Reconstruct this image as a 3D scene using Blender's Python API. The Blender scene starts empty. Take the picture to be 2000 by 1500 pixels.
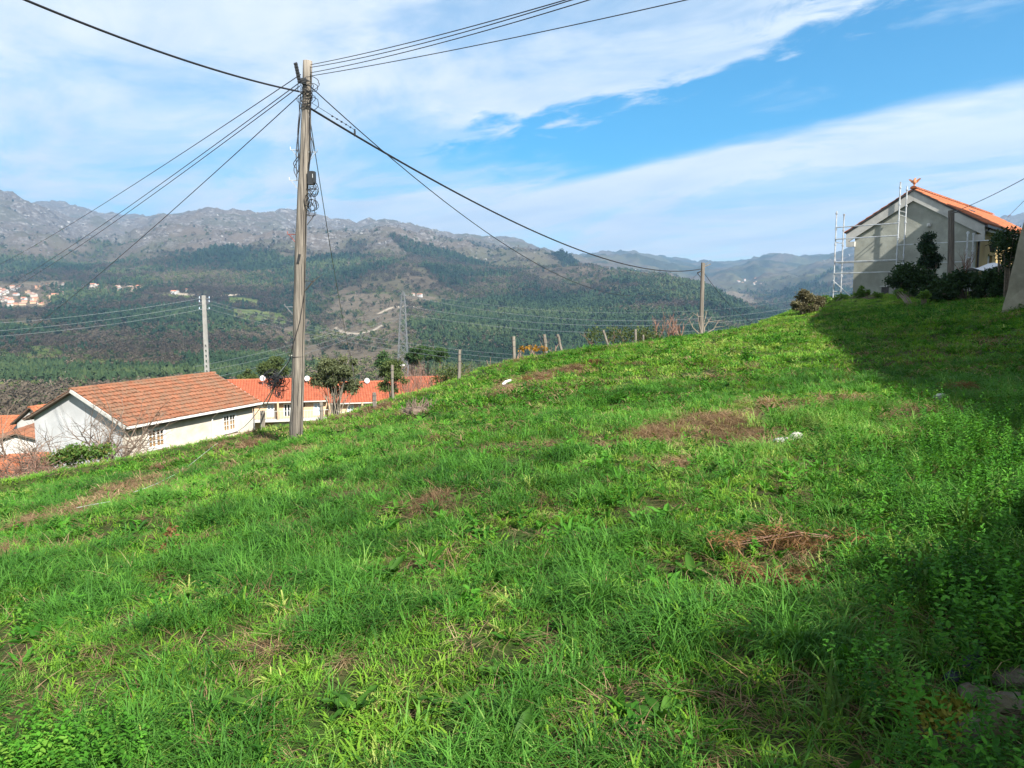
import bpy, math, random
import numpy as np
from mathutils import Vector, Matrix, Euler

R = math.radians
sc = bpy.context.scene
COL = sc.collection

# ------------------------------------------------------------------ camera, sky, sun, exposure
F = 1500.0                       # focal length in pixels of the 2000 x 1500 photograph
PITCH = R(5.8)
EYE = Vector((0, 0, 1.6))
cam = bpy.data.cameras.new('camera')
cam.sensor_width = 36.0
cam.lens = 36.0 * F / 2000.0
cam.clip_start = 0.05
cam.clip_end = 60000.0
cam_o = bpy.data.objects.new('camera', cam)
cam_o.location = EYE
cam_o.rotation_euler = (R(90) - PITCH, 0, 0)
COL.objects.link(cam_o)
sc.camera = cam_o

SKY_OFF = 3.4
HAZE = 0.000105
SUN_EL, SUN_AZ = R(39), R(147)   # azimuth clockwise from +Y (the view direction)
SUN = Vector((math.sin(SUN_AZ) * math.cos(SUN_EL), math.cos(SUN_AZ) * math.cos(SUN_EL), math.sin(SUN_EL)))
sun = bpy.data.lights.new('sun', 'SUN')
sun.energy = 5.0
sun.angle = R(0.53)
sun.color = (1.0, 0.955, 0.87)
sun_o = bpy.data.objects.new('sun', sun)
sun_o.rotation_euler = SUN.to_track_quat('Z', 'Y').to_euler()
sun_o.location = (10, -20, 30)
COL.objects.link(sun_o)

sc.view_settings.view_transform = 'Standard'
sc.view_settings.look = 'None'
sc.view_settings.exposure = 1.30
sc.view_settings.gamma = 1.0
sc.view_settings.use_curve_mapping = False
sc.render.engine = 'CYCLES'
sc.cycles.use_denoising = True
sc.cycles.max_bounces = 5
sc.cycles.diffuse_bounces = 2
sc.cycles.glossy_bounces = 2
sc.cycles.transmission_bounces = 4
sc.cycles.transparent_max_bounces = 6
sc.cycles.volume_bounces = 0
sc.cycles.caustics_reflective = False
sc.cycles.caustics_refractive = False


class NT:
    """small helper for node trees"""
    def __init__(self, tree):
        self.t = tree

    def n(self, kind, **kw):
        nd = self.t.nodes.new(kind)
        for k, v in kw.items():
            setattr(nd, k, v)
        return nd

    def link(self, a, b):
        self.t.links.new(a, b)

    def val(self, sock, v):
        if isinstance(v, bpy.types.NodeSocket):
            self.link(v, sock)
        else:
            sock.default_value = v

    def math(self, op, a, b=0.0, c=None, clamp=False):
        nd = self.n('ShaderNodeMath', operation=op)
        nd.use_clamp = clamp
        self.val(nd.inputs[0], a)
        self.val(nd.inputs[1], b)
        if c is not None:
            self.val(nd.inputs[2], c)
        return nd.outputs[0]

    def smooth(self, x, lo, hi, a=0.0, b=1.0):
        nd = self.n('ShaderNodeMapRange', interpolation_type='SMOOTHSTEP')
        self.val(nd.inputs[0], x)
        nd.inputs[1].default_value = lo
        nd.inputs[2].default_value = hi
        nd.inputs[3].default_value = a
        nd.inputs[4].default_value = b
        return nd.outputs[0]

    def noise(self, vec, scale, detail=4, rough=0.55, dist=0.0, out=0):
        nd = self.n('ShaderNodeTexNoise')
        if vec is not None:
            self.link(vec, nd.inputs['Vector'])
        nd.inputs['Scale'].default_value = scale
        nd.inputs['Detail'].default_value = detail
        nd.inputs['Roughness'].default_value = rough
        nd.inputs['Distortion'].default_value = dist
        return nd.outputs[out]

    def mix(self, f, a, b, mode='MIX'):
        nd = self.n('ShaderNodeMix', data_type='RGBA', blend_type=mode)
        self.val(nd.inputs[0], f)
        for s, v in ((nd.inputs[6], a), (nd.inputs[7], b)):
            if isinstance(v, (tuple, list)):
                s.default_value = (v[0], v[1], v[2], 1)
            else:
                self.link(v, s)
        return nd.outputs[2]

    def ramp(self, f, stops):
        nd = self.n('ShaderNodeValToRGB')
        e = nd.color_ramp.elements
        while len(e) < len(stops):
            e.new(0.5)
        for el, (p, c) in zip(e, stops):
            el.position = p
            el.color = (c[0], c[1], c[2], 1) if isinstance(c, (tuple, list)) else (c, c, c, 1)
        self.link(f, nd.inputs[0])
        return nd.outputs[0]


world = bpy.data.worlds.new('World')
sc.world = world
world.use_nodes = True
wt = NT(world.node_tree)
wt.t.nodes.clear()
sky = wt.n('ShaderNodeTexSky', sky_type='NISHITA')
sky.sun_disc = False
sky.sun_elevation = SUN_EL
sky.sun_rotation = SUN_AZ
sky.altitude = 500
sky.air_density = 1.0
sky.dust_density = 0.3
sky.ozone_density = 2.2
hsv = wt.n('ShaderNodeHueSaturation')
hsv.inputs['Saturation'].default_value = 1.9
hsv.inputs['Hue'].default_value = .488
hsv.inputs['Value'].default_value = 1.35
wt.link(sky.outputs[0], hsv.inputs['Color'])
tc = wt.n('ShaderNodeTexCoord')
sx = wt.n('ShaderNodeSeparateXYZ')
wt.link(tc.outputs['Generated'], sx.inputs[0])
zz = wt.math('ADD', wt.math('MAXIMUM', sx.outputs[2], 0.0), 0.08)
u_ = wt.math('DIVIDE', sx.outputs[0], zz)
v_ = wt.math('DIVIDE', sx.outputs[1], zz)
cn = wt.n('ShaderNodeCombineXYZ')
wt.link(wt.math('ADD', wt.math('MULTIPLY', u_, .757), wt.math('MULTIPLY', v_, .654)), cn.inputs[0])      # across the cloud lanes
wt.link(wt.math('SUBTRACT', wt.math('MULTIPLY', u_, .654), wt.math('MULTIPLY', v_, .757)), cn.inputs[1]) # along the cloud lanes
lane = cn.outputs[0]
sl = wt.n('ShaderNodeSeparateXYZ')
wt.link(lane, sl.inputs[0])
n_c, t_c = sl.outputs[0], sl.outputs[1]
stretch = wt.n('ShaderNodeMapping')
stretch.inputs['Scale'].default_value = (1.0, 0.55, 1)
stretch.inputs['Rotation'].default_value = (0, 0, R(12))
wt.link(lane, stretch.inputs[0])
nz1 = wt.noise(stretch.outputs[0], 1.7, 4, .60, .35)
nz2 = wt.noise(stretch.outputs[0], 6.5, 6, .64, .5)
wob = wt.math('ADD', wt.math('MULTIPLY', wt.math('SUBTRACT', nz1, .5), 1.3), wt.math('MULTIPLY', wt.math('SUBTRACT', nz2, .5), .85))
# upper edge is ragged, lower edge smooth
up_e = wt.smooth(wt.math('ADD', n_c, wob), 2.02, 2.30)
lo_e = wt.smooth(wt.math('ADD', n_c, wt.math('MULTIPLY', wob, .22)), 2.90, 3.12, 1.0, 0.0)
end_e = wt.smooth(wt.math('ADD', t_c, wob), -3.45, -2.55)
gap = wt.math('MULTIPLY', wt.math('MULTIPLY', up_e, lo_e), end_e)
patch_map = wt.n('ShaderNodeMapping')
patch_map.inputs['Location'].default_value = (SKY_OFF, .6, 0)
wt.link(stretch.outputs[0], patch_map.inputs[0])
thin = wt.smooth(wt.noise(patch_map.outputs[0], 1.1, 6, .6, .6), .46, .64)
fine = wt.smooth(nz2, .30, .72)
cover = wt.math('ADD', wt.math('MULTIPLY', thin, -.50), 1.0)
cover = wt.math('SUBTRACT', cover, wt.math('MULTIPLY', fine, .16))
bank = wt.math('MULTIPLY', wt.smooth(n_c, 2.9, 3.15), wt.smooth(n_c, 3.5, 5.0, .22, 0.0))
cover = wt.math('ADD', cover, bank)
cover = wt.math('MULTIPLY', cover, wt.math('SUBTRACT', 1.0, gap), clamp=True)
streak = wt.math('MULTIPLY', gap, wt.smooth(wt.noise(stretch.outputs[0], 2.3, 5, .66, .8), .60, .85, 0.0, .45))
cover = wt.math('ADD', cover, streak, clamp=True)
cloud_col = wt.mix(wt.smooth(nz1, .3, .7), (6.7, 7.5, 8.5), (8.6, 8.9, 9.2))
sky_col = wt.mix(cover, hsv.outputs[0], cloud_col)
bg = wt.n('ShaderNodeBackground')
wt.link(sky_col, bg.inputs[0])
bg.inputs[1].default_value = 0.05
wo = wt.n('ShaderNodeOutputWorld')
wt.link(bg.outputs[0], wo.inputs[0])

# ------------------------------------------------------------------ pixels to places
CP, SP = math.cos(PITCH), math.sin(PITCH)


def ray(px, py):
    a = (px - 1000) / F
    b = (750 - py) / F
    return Vector((a, b * SP + CP, b * CP - SP))


def at(px, py, Y):
    d = ray(px, py)
    return EYE + d * (Y / d.y)


# ------------------------------------------------------------------ numpy noise
def _hash(ix, iy, seed):
    h = (ix * 374761393 + iy * 668265263 + seed * 1274126177) & 0xFFFFFFFF
    h = ((h ^ (h >> 13)) * 1274126177) & 0xFFFFFFFF
    h = (h ^ (h >> 16)) & 0xFFFFFFFF
    return h / 4294967295.0


def vnoise(x, y, seed=0):
    ix = np.floor(x).astype(np.int64)
    iy = np.floor(y).astype(np.int64)
    fx, fy = x - ix, y - iy
    fx = fx * fx * fx * (fx * (fx * 6 - 15) + 10)
    fy = fy * fy * fy * (fy * (fy * 6 - 15) + 10)
    a = _hash(ix, iy, seed); b = _hash(ix + 1, iy, seed)
    c = _hash(ix, iy + 1, seed); d = _hash(ix + 1, iy + 1, seed)
    return (a * (1 - fx) + b * fx) * (1 - fy) + (c * (1 - fx) + d * fx) * fy


def fbm(x, y, octaves=5, seed=0, gain=.5, ridged=False):
    s = np.zeros_like(x, dtype=float); a = 1.0; tot = 0
    for o in range(octaves):
        v = vnoise(x * 2 ** o + 17.3 * o, y * 2 ** o - 9.1 * o, seed + o)
        if ridged:
            v = 1 - np.abs(2 * v - 1)
        s += a * v; tot += a; a *= gain
    return s / tot


def sstep(x, lo, hi):
    t = np.clip((x - lo) / (hi - lo), 0, 1)
    return t * t * (3 - 2 * t)


# ------------------------------------------------------------------ mesh helpers
class MB:
    """collects simple shapes into ONE mesh"""
    def __init__(self):
        self.v = []; self.f = []; self.c = []     # c: per-face tint

    def add(self, vs, fs, tint=0.5):
        o = len(self.v)
        self.v.extend([tuple(p) for p in vs])
        for f in fs:
            self.f.append(tuple(i + o for i in f)); self.c.append(tint)
        return self

    def box(self, c, size, rot=None, tint=0.5, taper=1.0):
        c = Vector(c); sx_, sy_, sz_ = size[0] / 2, size[1] / 2, size[2] / 2
        vs = []
        for z in (-1, 1):
            k = taper if z > 0 else 1.0
            for x, y in ((-1, -1), (1, -1), (1, 1), (-1, 1)):
                p = Vector((x * sx_ * k, y * sy_ * k, z * sz_))
                if rot is not None:
                    p = rot @ p
                vs.append(c + p)
        return self.add(vs, [(3, 2, 1, 0), (4, 5, 6, 7), (0, 1, 5, 4), (1, 2, 6, 5), (2, 3, 7, 6), (3, 0, 4, 7)], tint)

    def obox(self, o, u, v, w, tint=0.5):
        """box from a corner and three edge vectors"""
        o, u, v, w = Vector(o), Vector(u), Vector(v), Vector(w)
        vs = [o, o + u, o + u + v, o + v, o + w, o + u + w, o + u + v + w, o + v + w]
        if u.cross(v).dot(w) < 0:
            fs = [(0, 1, 2, 3), (7, 6, 5, 4), (4, 5, 1, 0), (5, 6, 2, 1), (6, 7, 3, 2), (7, 4, 0, 3)]
        else:
            fs = [(3, 2, 1, 0), (4, 5, 6, 7), (0, 1, 5, 4), (1, 2, 6, 5), (2, 3, 7, 6), (3, 0, 4, 7)]
        return self.add(vs, fs, tint)

    def tube(self, pts, rad, n=6, cap=True, tint=0.5):
        pts = [Vector(p) for p in pts]
        if not isinstance(rad, (list, tuple)):
            rad = [rad] * len(pts)
        rings = []
        up = None
        for i, p in enumerate(pts):
            if i == 0: d = pts[1] - pts[0]
            elif i == len(pts) - 1: d = pts[-1] - pts[-2]
            else: d = pts[i + 1] - pts[i - 1]
            if d.length < 1e-9: d = Vector((0, 0, 1))
            d.normalize()
            if up is None:
                a = Vector((1, 0, 0)) if abs(d.x) < .8 else Vector((0, 1, 0))
                up = d.cross(a).normalized()
            else:
                up = (up - d * up.dot(d))
                up = up.normalized() if up.length > 1e-6 else d.orthogonal().normalized()
            s = d.cross(up)
            rings.append([p + (up * math.cos(2 * math.pi * k / n) + s * math.sin(2 * math.pi * k / n)) * rad[i] for k in range(n)])
        vs = [q for r in rings for q in r]
        fs = []
        for i in range(len(pts) - 1):
            for k in range(n):
                a, b = i * n + k, i * n + (k + 1) % n
                fs.append((a, b, b + n, a + n))
        if cap:
            fs.append(tuple(range(n - 1, -1, -1)))
            m = (len(pts) - 1) * n
            fs.append(tuple(m + k for k in range(n)))
        return self.add(vs, fs, tint)

    def poly_prism(self, ring, d, tint=0.5):
        """closed prism: ring of points swept by vector d"""
        d = Vector(d); ring = [Vector(p) for p in ring]; n = len(ring)
        vs = ring + [p + d for p in ring]
        fs = [tuple(range(n - 1, -1, -1)), tuple(range(n, 2 * n))]
        for k in range(n):
            fs.append((k, (k + 1) % n, (k + 1) % n + n, k + n))
        return self.add(vs, fs, tint)

    def blob(self, c, r, rng, sub=2, rough=.25, tint=.5):
        """lumpy rounded stone or mass"""
        import bmesh
        bm = bmesh.new()
        bmesh.ops.create_icosphere(bm, subdivisions=sub, radius=1)
        ax = [Vector((rng.gauss(0, 1), rng.gauss(0, 1), rng.gauss(0, 1))).normalized() for _ in range(9)]
        am = [rng.uniform(-rough, rough) for _ in ax]
        vs = []
        for v in bm.verts:
            k = 1 + sum(a * max(0, v.co.normalized().dot(x)) ** 3 for a, x in zip(am, ax)) + rng.uniform(-rough, rough) * .25
            vs.append(Vector(c) + Vector((v.co.x * r[0], v.co.y * r[1], v.co.z * r[2])) * k)
        fs = [tuple(x.index for x in f.verts) for f in bm.faces]
        bm.free()
        return self.add(vs, fs, tint)

    def mesh(self, name, mat=None, smooth=False):
        m = bpy.data.meshes.new(name)
        m.from_pydata(self.v, [], self.f)
        if mat is not None:
            m.materials.append(mat)
        a = m.attributes.new('tint', 'FLOAT', 'FACE')
        a.data.foreach_set('value', np.array(self.c, dtype=np.float32))
        if smooth:
            m.polygons.foreach_set('use_smooth', [True] * len(m.polygons))
        m.update()
        return m

    def build(self, name, mat, parent=None, smooth=False, **kw):
        return link(name, self.mesh(name, mat, smooth), parent, **kw)


def tag(o, label=None, cat=None, group=None, kind=None):
    if label: o['label'] = label
    if cat: o['category'] = cat
    if group: o['group'] = group
    if kind: o['kind'] = kind
    return o


def link(name, data, parent=None, label=None, cat=None, group=None, kind=None):
    o = bpy.data.objects.new(name, data)
    COL.objects.link(o)
    if parent is not None:
        o.parent = parent
        o.matrix_parent_inverse = Matrix.Translation(-Vector(parent.location))
    return tag(o, label, cat, group, kind)


def thing(name, loc, label, cat, group=None):
    o = bpy.data.objects.new(name, None)
    o.location = loc
    o.empty_display_size = 0.2
    COL.objects.link(o)
    return tag(o, label, cat, group)


def np_mesh(name, V, Fq, mat=None, smooth=True, attrs=None):
    """mesh from numpy arrays of vertices and quads"""
    m = bpy.data.meshes.new(name)
    m.vertices.add(len(V)); m.vertices.foreach_set('co', np.ascontiguousarray(V, dtype=np.float32).ravel())
    k = Fq.shape[1]
    m.loops.add(Fq.size); m.loops.foreach_set('vertex_index', np.ascontiguousarray(Fq, dtype=np.int32).ravel())
    m.polygons.add(len(Fq))
    m.polygons.foreach_set('loop_start', np.arange(0, Fq.size, k, dtype=np.int32))
    m.polygons.foreach_set('loop_total', np.full(len(Fq), k, dtype=np.int32))
    m.polygons.foreach_set('use_smooth', np.full(len(Fq), smooth, dtype=bool))
    if mat is not None: m.materials.append(mat)
    for nme, arr in (attrs or {}).items():
        a = m.attributes.new(nme, 'FLOAT', 'POINT')
        a.data.foreach_set('value', np.ascontiguousarray(arr, dtype=np.float32).ravel())
    m.update(); m.validate()
    return m


# ------------------------------------------------------------------ materials
MATS = {}


def newmat(name):
    m = bpy.data.materials.new(name)
    m.use_nodes = True
    t = NT(m.node_tree)
    t.t.nodes.clear()
    out = t.n('ShaderNodeOutputMaterial')
    p = t.n('ShaderNodeBsdfPrincipled')
    t.link(p.outputs[0], out.inputs[0])
    MATS[name] = m
    return m, t, p, out


def objvec(t):
    return t.n('ShaderNodeTexCoord').outputs['Object']


def posvec(t):
    return t.n('ShaderNodeNewGeometry').outputs['Position']


def attr(t, name, kind='GEOMETRY', out='Fac'):
    a = t.n('ShaderNodeAttribute', attribute_type=kind, attribute_name=name)
    return a.outputs[out]


def simple(name, c, rough=.7, var=.25, scale=8.0, bump=0.0, bscale=40.0, metal=0.0, c2=None, tint=0.0, spec=.3):
    """coloured surface with noise variation, optional stain colour, bump and per-face tint"""
    m, t, p, out = newmat(name)
    vec = objvec(t)
    n1 = t.noise(vec, scale, 6, .6)
    dark = tuple(x * (1 - var) for x in c)
    light = tuple(min(1, x * (1 + var * .6)) for x in c)
    col = t.mix(t.smooth(n1, .3, .7), dark, light)
    if c2 is not None:
        col = t.mix(t.smooth(t.noise(vec, scale * .35, 8, .65, .6), .47, .68, 0, .85), col, c2)
    if tint:
        f = attr(t, 'tint')
        k = t.math('ADD', t.math('MULTIPLY', f, 2 * tint), 1 - tint)
        cx = t.n('ShaderNodeCombineXYZ')
        for i in range(3): t.link(k, cx.inputs[i])
        col = t.mix(1.0, col, cx.outputs[0], 'MULTIPLY')
    t.link(col, p.inputs['Base Color'])
    p.inputs['Roughness'].default_value = rough
    p.inputs['Metallic'].default_value = metal
    p.inputs['Specular IOR Level'].default_value = spec
    if bump:
        b = t.n('ShaderNodeBump')
        b.inputs['Strength'].default_value = bump
        b.inputs['Distance'].default_value = .02
        t.link(t.noise(vec, bscale, 5, .65), b.inputs['Height'])
        t.link(b.outputs[0], p.inputs['Normal'])
    return m


def leafmat(name, c1, c2, transl=.35, inst=False, rough=.55, c3=None):
    """foliage: colour by tint (per face or per instance), some light through the leaf"""
    m, t, p, out = newmat(name)
    f = attr(t, 'tint', 'INSTANCER' if inst else 'GEOMETRY')
    stops = [(0.0, c1), (1.0, c2)] if c3 is None else [(0.0, c1), (.7, c2), (1.0, c3)]
    col = t.ramp(f, stops)
    n = t.noise(posvec(t), 2.2, 3, .6)
    col = t.mix(t.smooth(n, .35, .65, 0, .35), col, tuple(x * .55 for x in c1))
    t.link(col, p.inputs['Base Color'])
    p.inputs['Roughness'].default_value = rough
    p.inputs['Specular IOR Level'].default_value = .12
    tr = t.n('ShaderNodeBsdfTranslucent')
    warm = t.mix(1.0, col, (1.25, 1.2, .55), 'MULTIPLY')
    t.link(warm, tr.inputs[0])
    mx = t.n('ShaderNodeMixShader')
    mx.inputs[0].default_value = transl
    t.link(p.outputs[0], mx.inputs[1]); t.link(tr.outputs[0], mx.inputs[2])
    t.link(mx.outputs[0], out.inputs[0])
    return m


def tilemat(name, c, c_old, old=.5, sat=1.0):
    m, t, p, out = newmat(name)
    vec = objvec(t)
    f = attr(t, 'tint')
    base = t.ramp(f, [(0, tuple(x * .62 for x in c)), (.5, c), (1, tuple(min(1, x * 1.28) for x in c))])
    n1 = t.noise(vec, 1.4, 8, .7, .4)
    n2 = t.noise(vec, 14, 5, .7)
    k = t.math('MULTIPLY', t.smooth(t.math('ADD', n1, t.math('MULTIPLY', t.math('SUBTRACT', n2, .5), .7)), .40, .66), old)
    col = t.mix(k, base, c_old)
    t.link(col, p.inputs['Base Color'])
    p.inputs['Roughness'].default_value = .85
    p.inputs['Specular IOR Level'].default_value = .2
    b = t.n('ShaderNodeBump'); b.inputs['Strength'].default_value = .35; b.inputs['Distance'].default_value = .015
    t.link(t.noise(vec, 35, 4, .6), b.inputs['Height']); t.link(b.outputs[0], p.inputs['Normal'])
    return m


def woodmat(name, c, c2, grain=24.0):
    m, t, p, out = newmat(name)
    mp = t.n('ShaderNodeMapping')
    mp.inputs['Scale'].default_value = (grain, grain, .55)
    t.link(objvec(t), mp.inputs[0])
    n1 = t.noise(mp.outputs[0], 1.0, 7, .7, .5)
    n2 = t.noise(objvec(t), 1.3, 4, .6)
    col = t.mix(t.smooth(n1, .38, .66), c2, c)
    col = t.mix(t.smooth(n2, .45, .75, 0, .55), col, tuple(x * .55 for x in c))
    t.link(col, p.inputs['Base Color'])
    p.inputs['Roughness'].default_value = .85
    b = t.n('ShaderNodeBump'); b.inputs['Strength'].default_value = .6; b.inputs['Distance'].default_value = .012
    t.link(n1, b.inputs['Height']); t.link(b.outputs[0], p.inputs['Normal'])
    return m


simple('soil_dark', (.07, .05, .035), .95)
woodmat('pole_wood', (.255, .225, .185), (.085, .072, .060))
woodmat('post_wood', (.23, .20, .165), (.09, .078, .062), 30)
woodmat('dark_pole_wood', (.20, .17, .14), (.07, .06, .05))
simple('cable_black', (.018, .018, .02), .45, .1)
simple('wire_grey', (.10, .10, .105), .5, .15)
simple('wire_pale', (.17, .19, .205), .5, .1, metal=.2)
simple('rope_white', (.36, .40, .35), .8, .2, 30)
simple('box_black', (.025, .027, .03), .5, .2)
simple('sticker', (.55, .57, .58), .5, .1)
simple('steel', (.50, .52, .54), .42, .22, 6, metal=.55, c2=(.30, .29, .28))
simple('rusty_red', (.25, .07, .05), .7, .3)
simple('galv', (.20, .21, .22), .5, .25, 5, metal=.4)
simple('concrete', (.40, .385, .35), .9, .22, 2.2, .3, 30, c2=(.24, .22, .18))
simple('concrete_pole', (.27, .265, .25), .85, .15, 3, .2, 40)
simple('buttress_concrete', (.33, .31, .235), .92, .28, 2.0, .55, 22, c2=(.15, .135, .11))
simple('plaster_cream', (.55, .505, .43), .9, .10, 1.1, .15, 20, c2=(.37, .33, .27))
simple('plaster_gable', (.47, .475, .48), .9, .16, .9, .15, 20, c2=(.33, .33, .325))
simple('plaster_grey', (.335, .34, .295), .92, .2, 1.4, .4, 16, c2=(.235, .24, .205))
simple('plaster_yellow', (.36, .26, .12), .9, .12, 1.2, .1, 20)
simple('plaster_peach', (.50, .35, .22), .9, .08, 1.2)
simple('plaster_white', (.50, .49, .47), .88, .1, 1.0)
simple('trim_pale', (.46, .45, .42), .88, .15, 3.0, .2, 22, c2=(.42, .41, .38))
simple('eave_brown', (.13, .095, .07), .9, .2)
simple('white_paint', (.62, .62, .60), .45, .06)
simple('shutter_tan', (.40, .24, .11), .6, .15, 12)
simple('dark_metal', (.05, .045, .045), .5, .2)
simple('orange_band', (.52, .19, .08), .85, .2)
simple('stone', (.105, .09, .068), .95, .4, 9, .9, 24, c2=(.06, .055, .018))
simple('stone_pale', (.40, .385, .345), .85, .18, 9, .4, 25)
simple('plastic_navy', (.013, .018, .035), .5, .2)
simple('dish_white', (.55, .55, .56), .4, .05)
simple('terracotta', (.50, .20, .10), .8, .2)
simple('curtain_blue', (.45, .55, .66), .7, .1)
simple('bark', (.17, .135, .10), .95, .35, 14, .5, 50)
simple('bark_pale', (.23, .20, .155), .9, .25, 14, .3, 50)
simple('twig_brown', (.20, .135, .10), .95, .25, 10, tint=.35)
simple('twig_red', (.20, .115, .085), .95, .25, 10, tint=.35)
simple('vine_bark', (.15, .112, .085), .95, .3, 16, tint=.35)
tilemat('tile_old', (.225, .092, .050), (.155, .108, .072), .75)
tilemat('tile_new', (.33, .092, .046), (.235, .08, .048), .4)
tilemat('tile_light', (.34, .115, .054), (.24, .09, .05), .45)
m, t, p, out = newmat('glass_dark')
p.inputs['Base Color'].default_value = (.02, .025, .03, 1)
p.inputs['Roughness'].default_value = .08
p.inputs['Specular IOR Level'].default_value = .6
leafmat('leaf_olive', (.035, .055, .016), (.13, .17, .055), .25)
leafmat('leaf_olive_grey', (.055, .07, .032), (.17, .19, .095), .3)
leafmat('leaf_dark', (.012, .03, .012), (.045, .085, .028), .2)
leafmat('leaf_conifer', (.012, .03, .018), (.04, .075, .03), .15)
leafmat('leaf_fresh', (.05, .11, .02), (.16, .29, .05), .35)
leafmat('leaf_weed', (.035, .085, .018), (.13, .23, .05), .35, c3=(.24, .17, .06))
leafmat('leaf_ivy_dead', (.05, .045, .025), (.17, .155, .085), .2)
leafmat('leaf_dry', (.10, .055, .025), (.25, .14, .06), .3)
leafmat('leaf_yellow', (.20, .10, .015), (.42, .23, .03), .3)
leafmat('leaf_pine_near', (.02, .05, .018), (.07, .13, .04), .2)
leafmat('moss', (.10, .10, .012), (.22, .20, .03), .2)
GRASS = leafmat('grass_blade', (.030, .105, .012), (.165, .370, .042), .38, True, .6, c3=(.42, .49, .14))
GRASS_B = leafmat('grass_blade_blue', (.022, .088, .014), (.120, .310, .042), .37, True, .55, c3=(.30, .42, .11))
GRASS_Y = leafmat('grass_blade_yellow', (.055, .135, .012), (.20, .37, .035), .38, True, .6, c3=(.42, .46, .13))
STRAW = leafmat('straw_blade', (.13, .080, .042), (.29, .19, .105), .3, True, .7, c3=(.46, .35, .20))
WEED = leafmat('weed_leaf', (.018, .080, .009), (.080, .25, .022), .33, True, .6, c3=(.20, .32, .05))
# ------------------------------------------------------------------ the meadow: crest line and height
CREST_PX = [(-620, 1010, 11.5), (-250, 990, 12.3), (0, 962, 13), (250, 914, 14.5), (430, 872, 16), (560, 846, 16.8), (660, 822, 17.3), (760, 797, 18), (840, 770, 19),
            (900, 750, 20), (1000, 715, 22), (1100, 692, 24), (1280, 667, 27), (1450, 641, 30), (1540, 617, 32), (1620, 590, 36)]
crest3 = [at(*c) for c in CREST_PX]
crest_xy = [(-30.0, 4.0), (-18.0, 8.0)] + [(p.x, p.y) for p in crest3] + [(18.0, 43.5), (22.0, 52.5), (31, 59), (62, 68)]
ctrl = [tuple(p) for p in crest3] + [tuple(at(*c)) for c in
       [(577, 866, 14), (1660, 583, 39), (1760, 590, 30), (1960, 604, 20), (1590, 645, 22), (2000, 796, 8), (1780, 778, 9.4), (1700, 700, 14.5)]]
ctrl += [(0, 0, 0.0), (-2, 2.4, -.2), (2, 2.4, .26), (0, 2.6, 0.02), (-3.3, 5, -.38), (3.4, 5.1, .42), (0, 8, .06), (4, 14, .42), (-6, -4, -.5), (6, -4, .6), (10, 4, .95), (-12, 4, -1.1),
         (18.5, 40, 2.15), (24, 40, 2.3), (20, 25, 1.9), (16, 12, 1.45), (30, 30, 2.3), (-1, 14, -.25), (1.6, 18, .2)]
C = np.array(ctrl)


def _tps(d2):
    return np.where(d2 > 0, d2 * np.log(np.maximum(d2, 1e-12)), 0) * .5


_n = len(C)
_K = _tps(((C[:, None, :2] - C[None, :, :2]) ** 2).sum(-1)) + np.eye(_n) * 1.5
_P = np.hstack([np.ones((_n, 1)), C[:, :2]])
_A = np.block([[_K, _P], [_P.T, np.zeros((3, 3))]])
_w = np.linalg.solve(_A, np.concatenate([C[:, 2], np.zeros(3)]))


def tps(x, y):
    s = _w[_n] + _w[_n + 1] * x + _w[_n + 2] * y
    for i in range(_n):
        s = s + _w[i] * _tps((x - C[i, 0]) ** 2 + (y - C[i, 1]) ** 2)
    return s


CX = np.array(crest_xy)


def crest_dist(x, y):
    """signed distance beyond the crest (positive = over the edge) and nearest crest point"""
    best = np.full(x.shape, 1e18); sg = np.zeros_like(x); qx = np.zeros_like(x); qy = np.zeros_like(x)
    for i in range(len(CX) - 1):
        ax, ay = CX[i]; bx, by = CX[i + 1]
        dx, dy = bx - ax, by - ay
        tt = np.clip(((x - ax) * dx + (y - ay) * dy) / (dx * dx + dy * dy), 0, 1)
        nx, ny = ax + tt * dx, ay + tt * dy
        d2 = (x - nx) ** 2 + (y - ny) ** 2
        k = d2 < best
        best = np.where(k, d2, best)
        sg = np.where(k, np.sign(dx * (y - ay) - dy * (x - ax)), sg)
        qx = np.where(k, nx, qx); qy = np.where(k, ny, qy)
    return np.sqrt(best) * sg, qx, qy


def village(x, y):
    return -6.9 - (y - 38) * .17 - .45 * np.maximum(0, x + 4) + .02 * np.minimum(0, x + 18)


def near_z(x, y):
    t, qx, qy = crest_dist(x, y)
    inside = tps(x, y)
    tp = np.maximum(t, 0)
    over = np.minimum(tps(qx, qy), 2.0) - (.55 + .25 * sstep(qx, 2, 9)) * tp * tp / (tp + 2.2)
    z = np.where(t > 0, over, inside)
    vz = village(x, y)
    k = 1.2
    z2 = np.where(t > 0, np.maximum(z, vz) + k * np.exp(-np.abs(z - vz) / k) * .3, z)
    d = np.sqrt(x * x + y * y)
    bump = (fbm(x * .55, y * .55, 4, 3) - .5) * .20 + (fbm(x * 2.3, y * 2.3, 3, 8) - .5) * .09
    return z2 + bump * sstep(d, 1.0, 4.0)


def axis(fine_lo, fine_hi, step, lo, hi):
    a = list(np.arange(fine_lo, fine_hi + 1e-6, step))
    s = step; x = fine_hi
    while x < hi:
        s *= 1.12; x += s; a.append(x)
    s = step; x = fine_lo; pre = []
    while x > lo:
        s *= 1.12; x -= s; pre.append(x)
    return np.array(pre[::-1] + a)


gx = axis(-13, 19, .13, -75, 60)
gy = axis(.5, 34, .13, -14, 110)
GX, GY = np.meshgrid(gx, gy, indexing='ij')
GZ = near_z(GX, GY)


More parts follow.
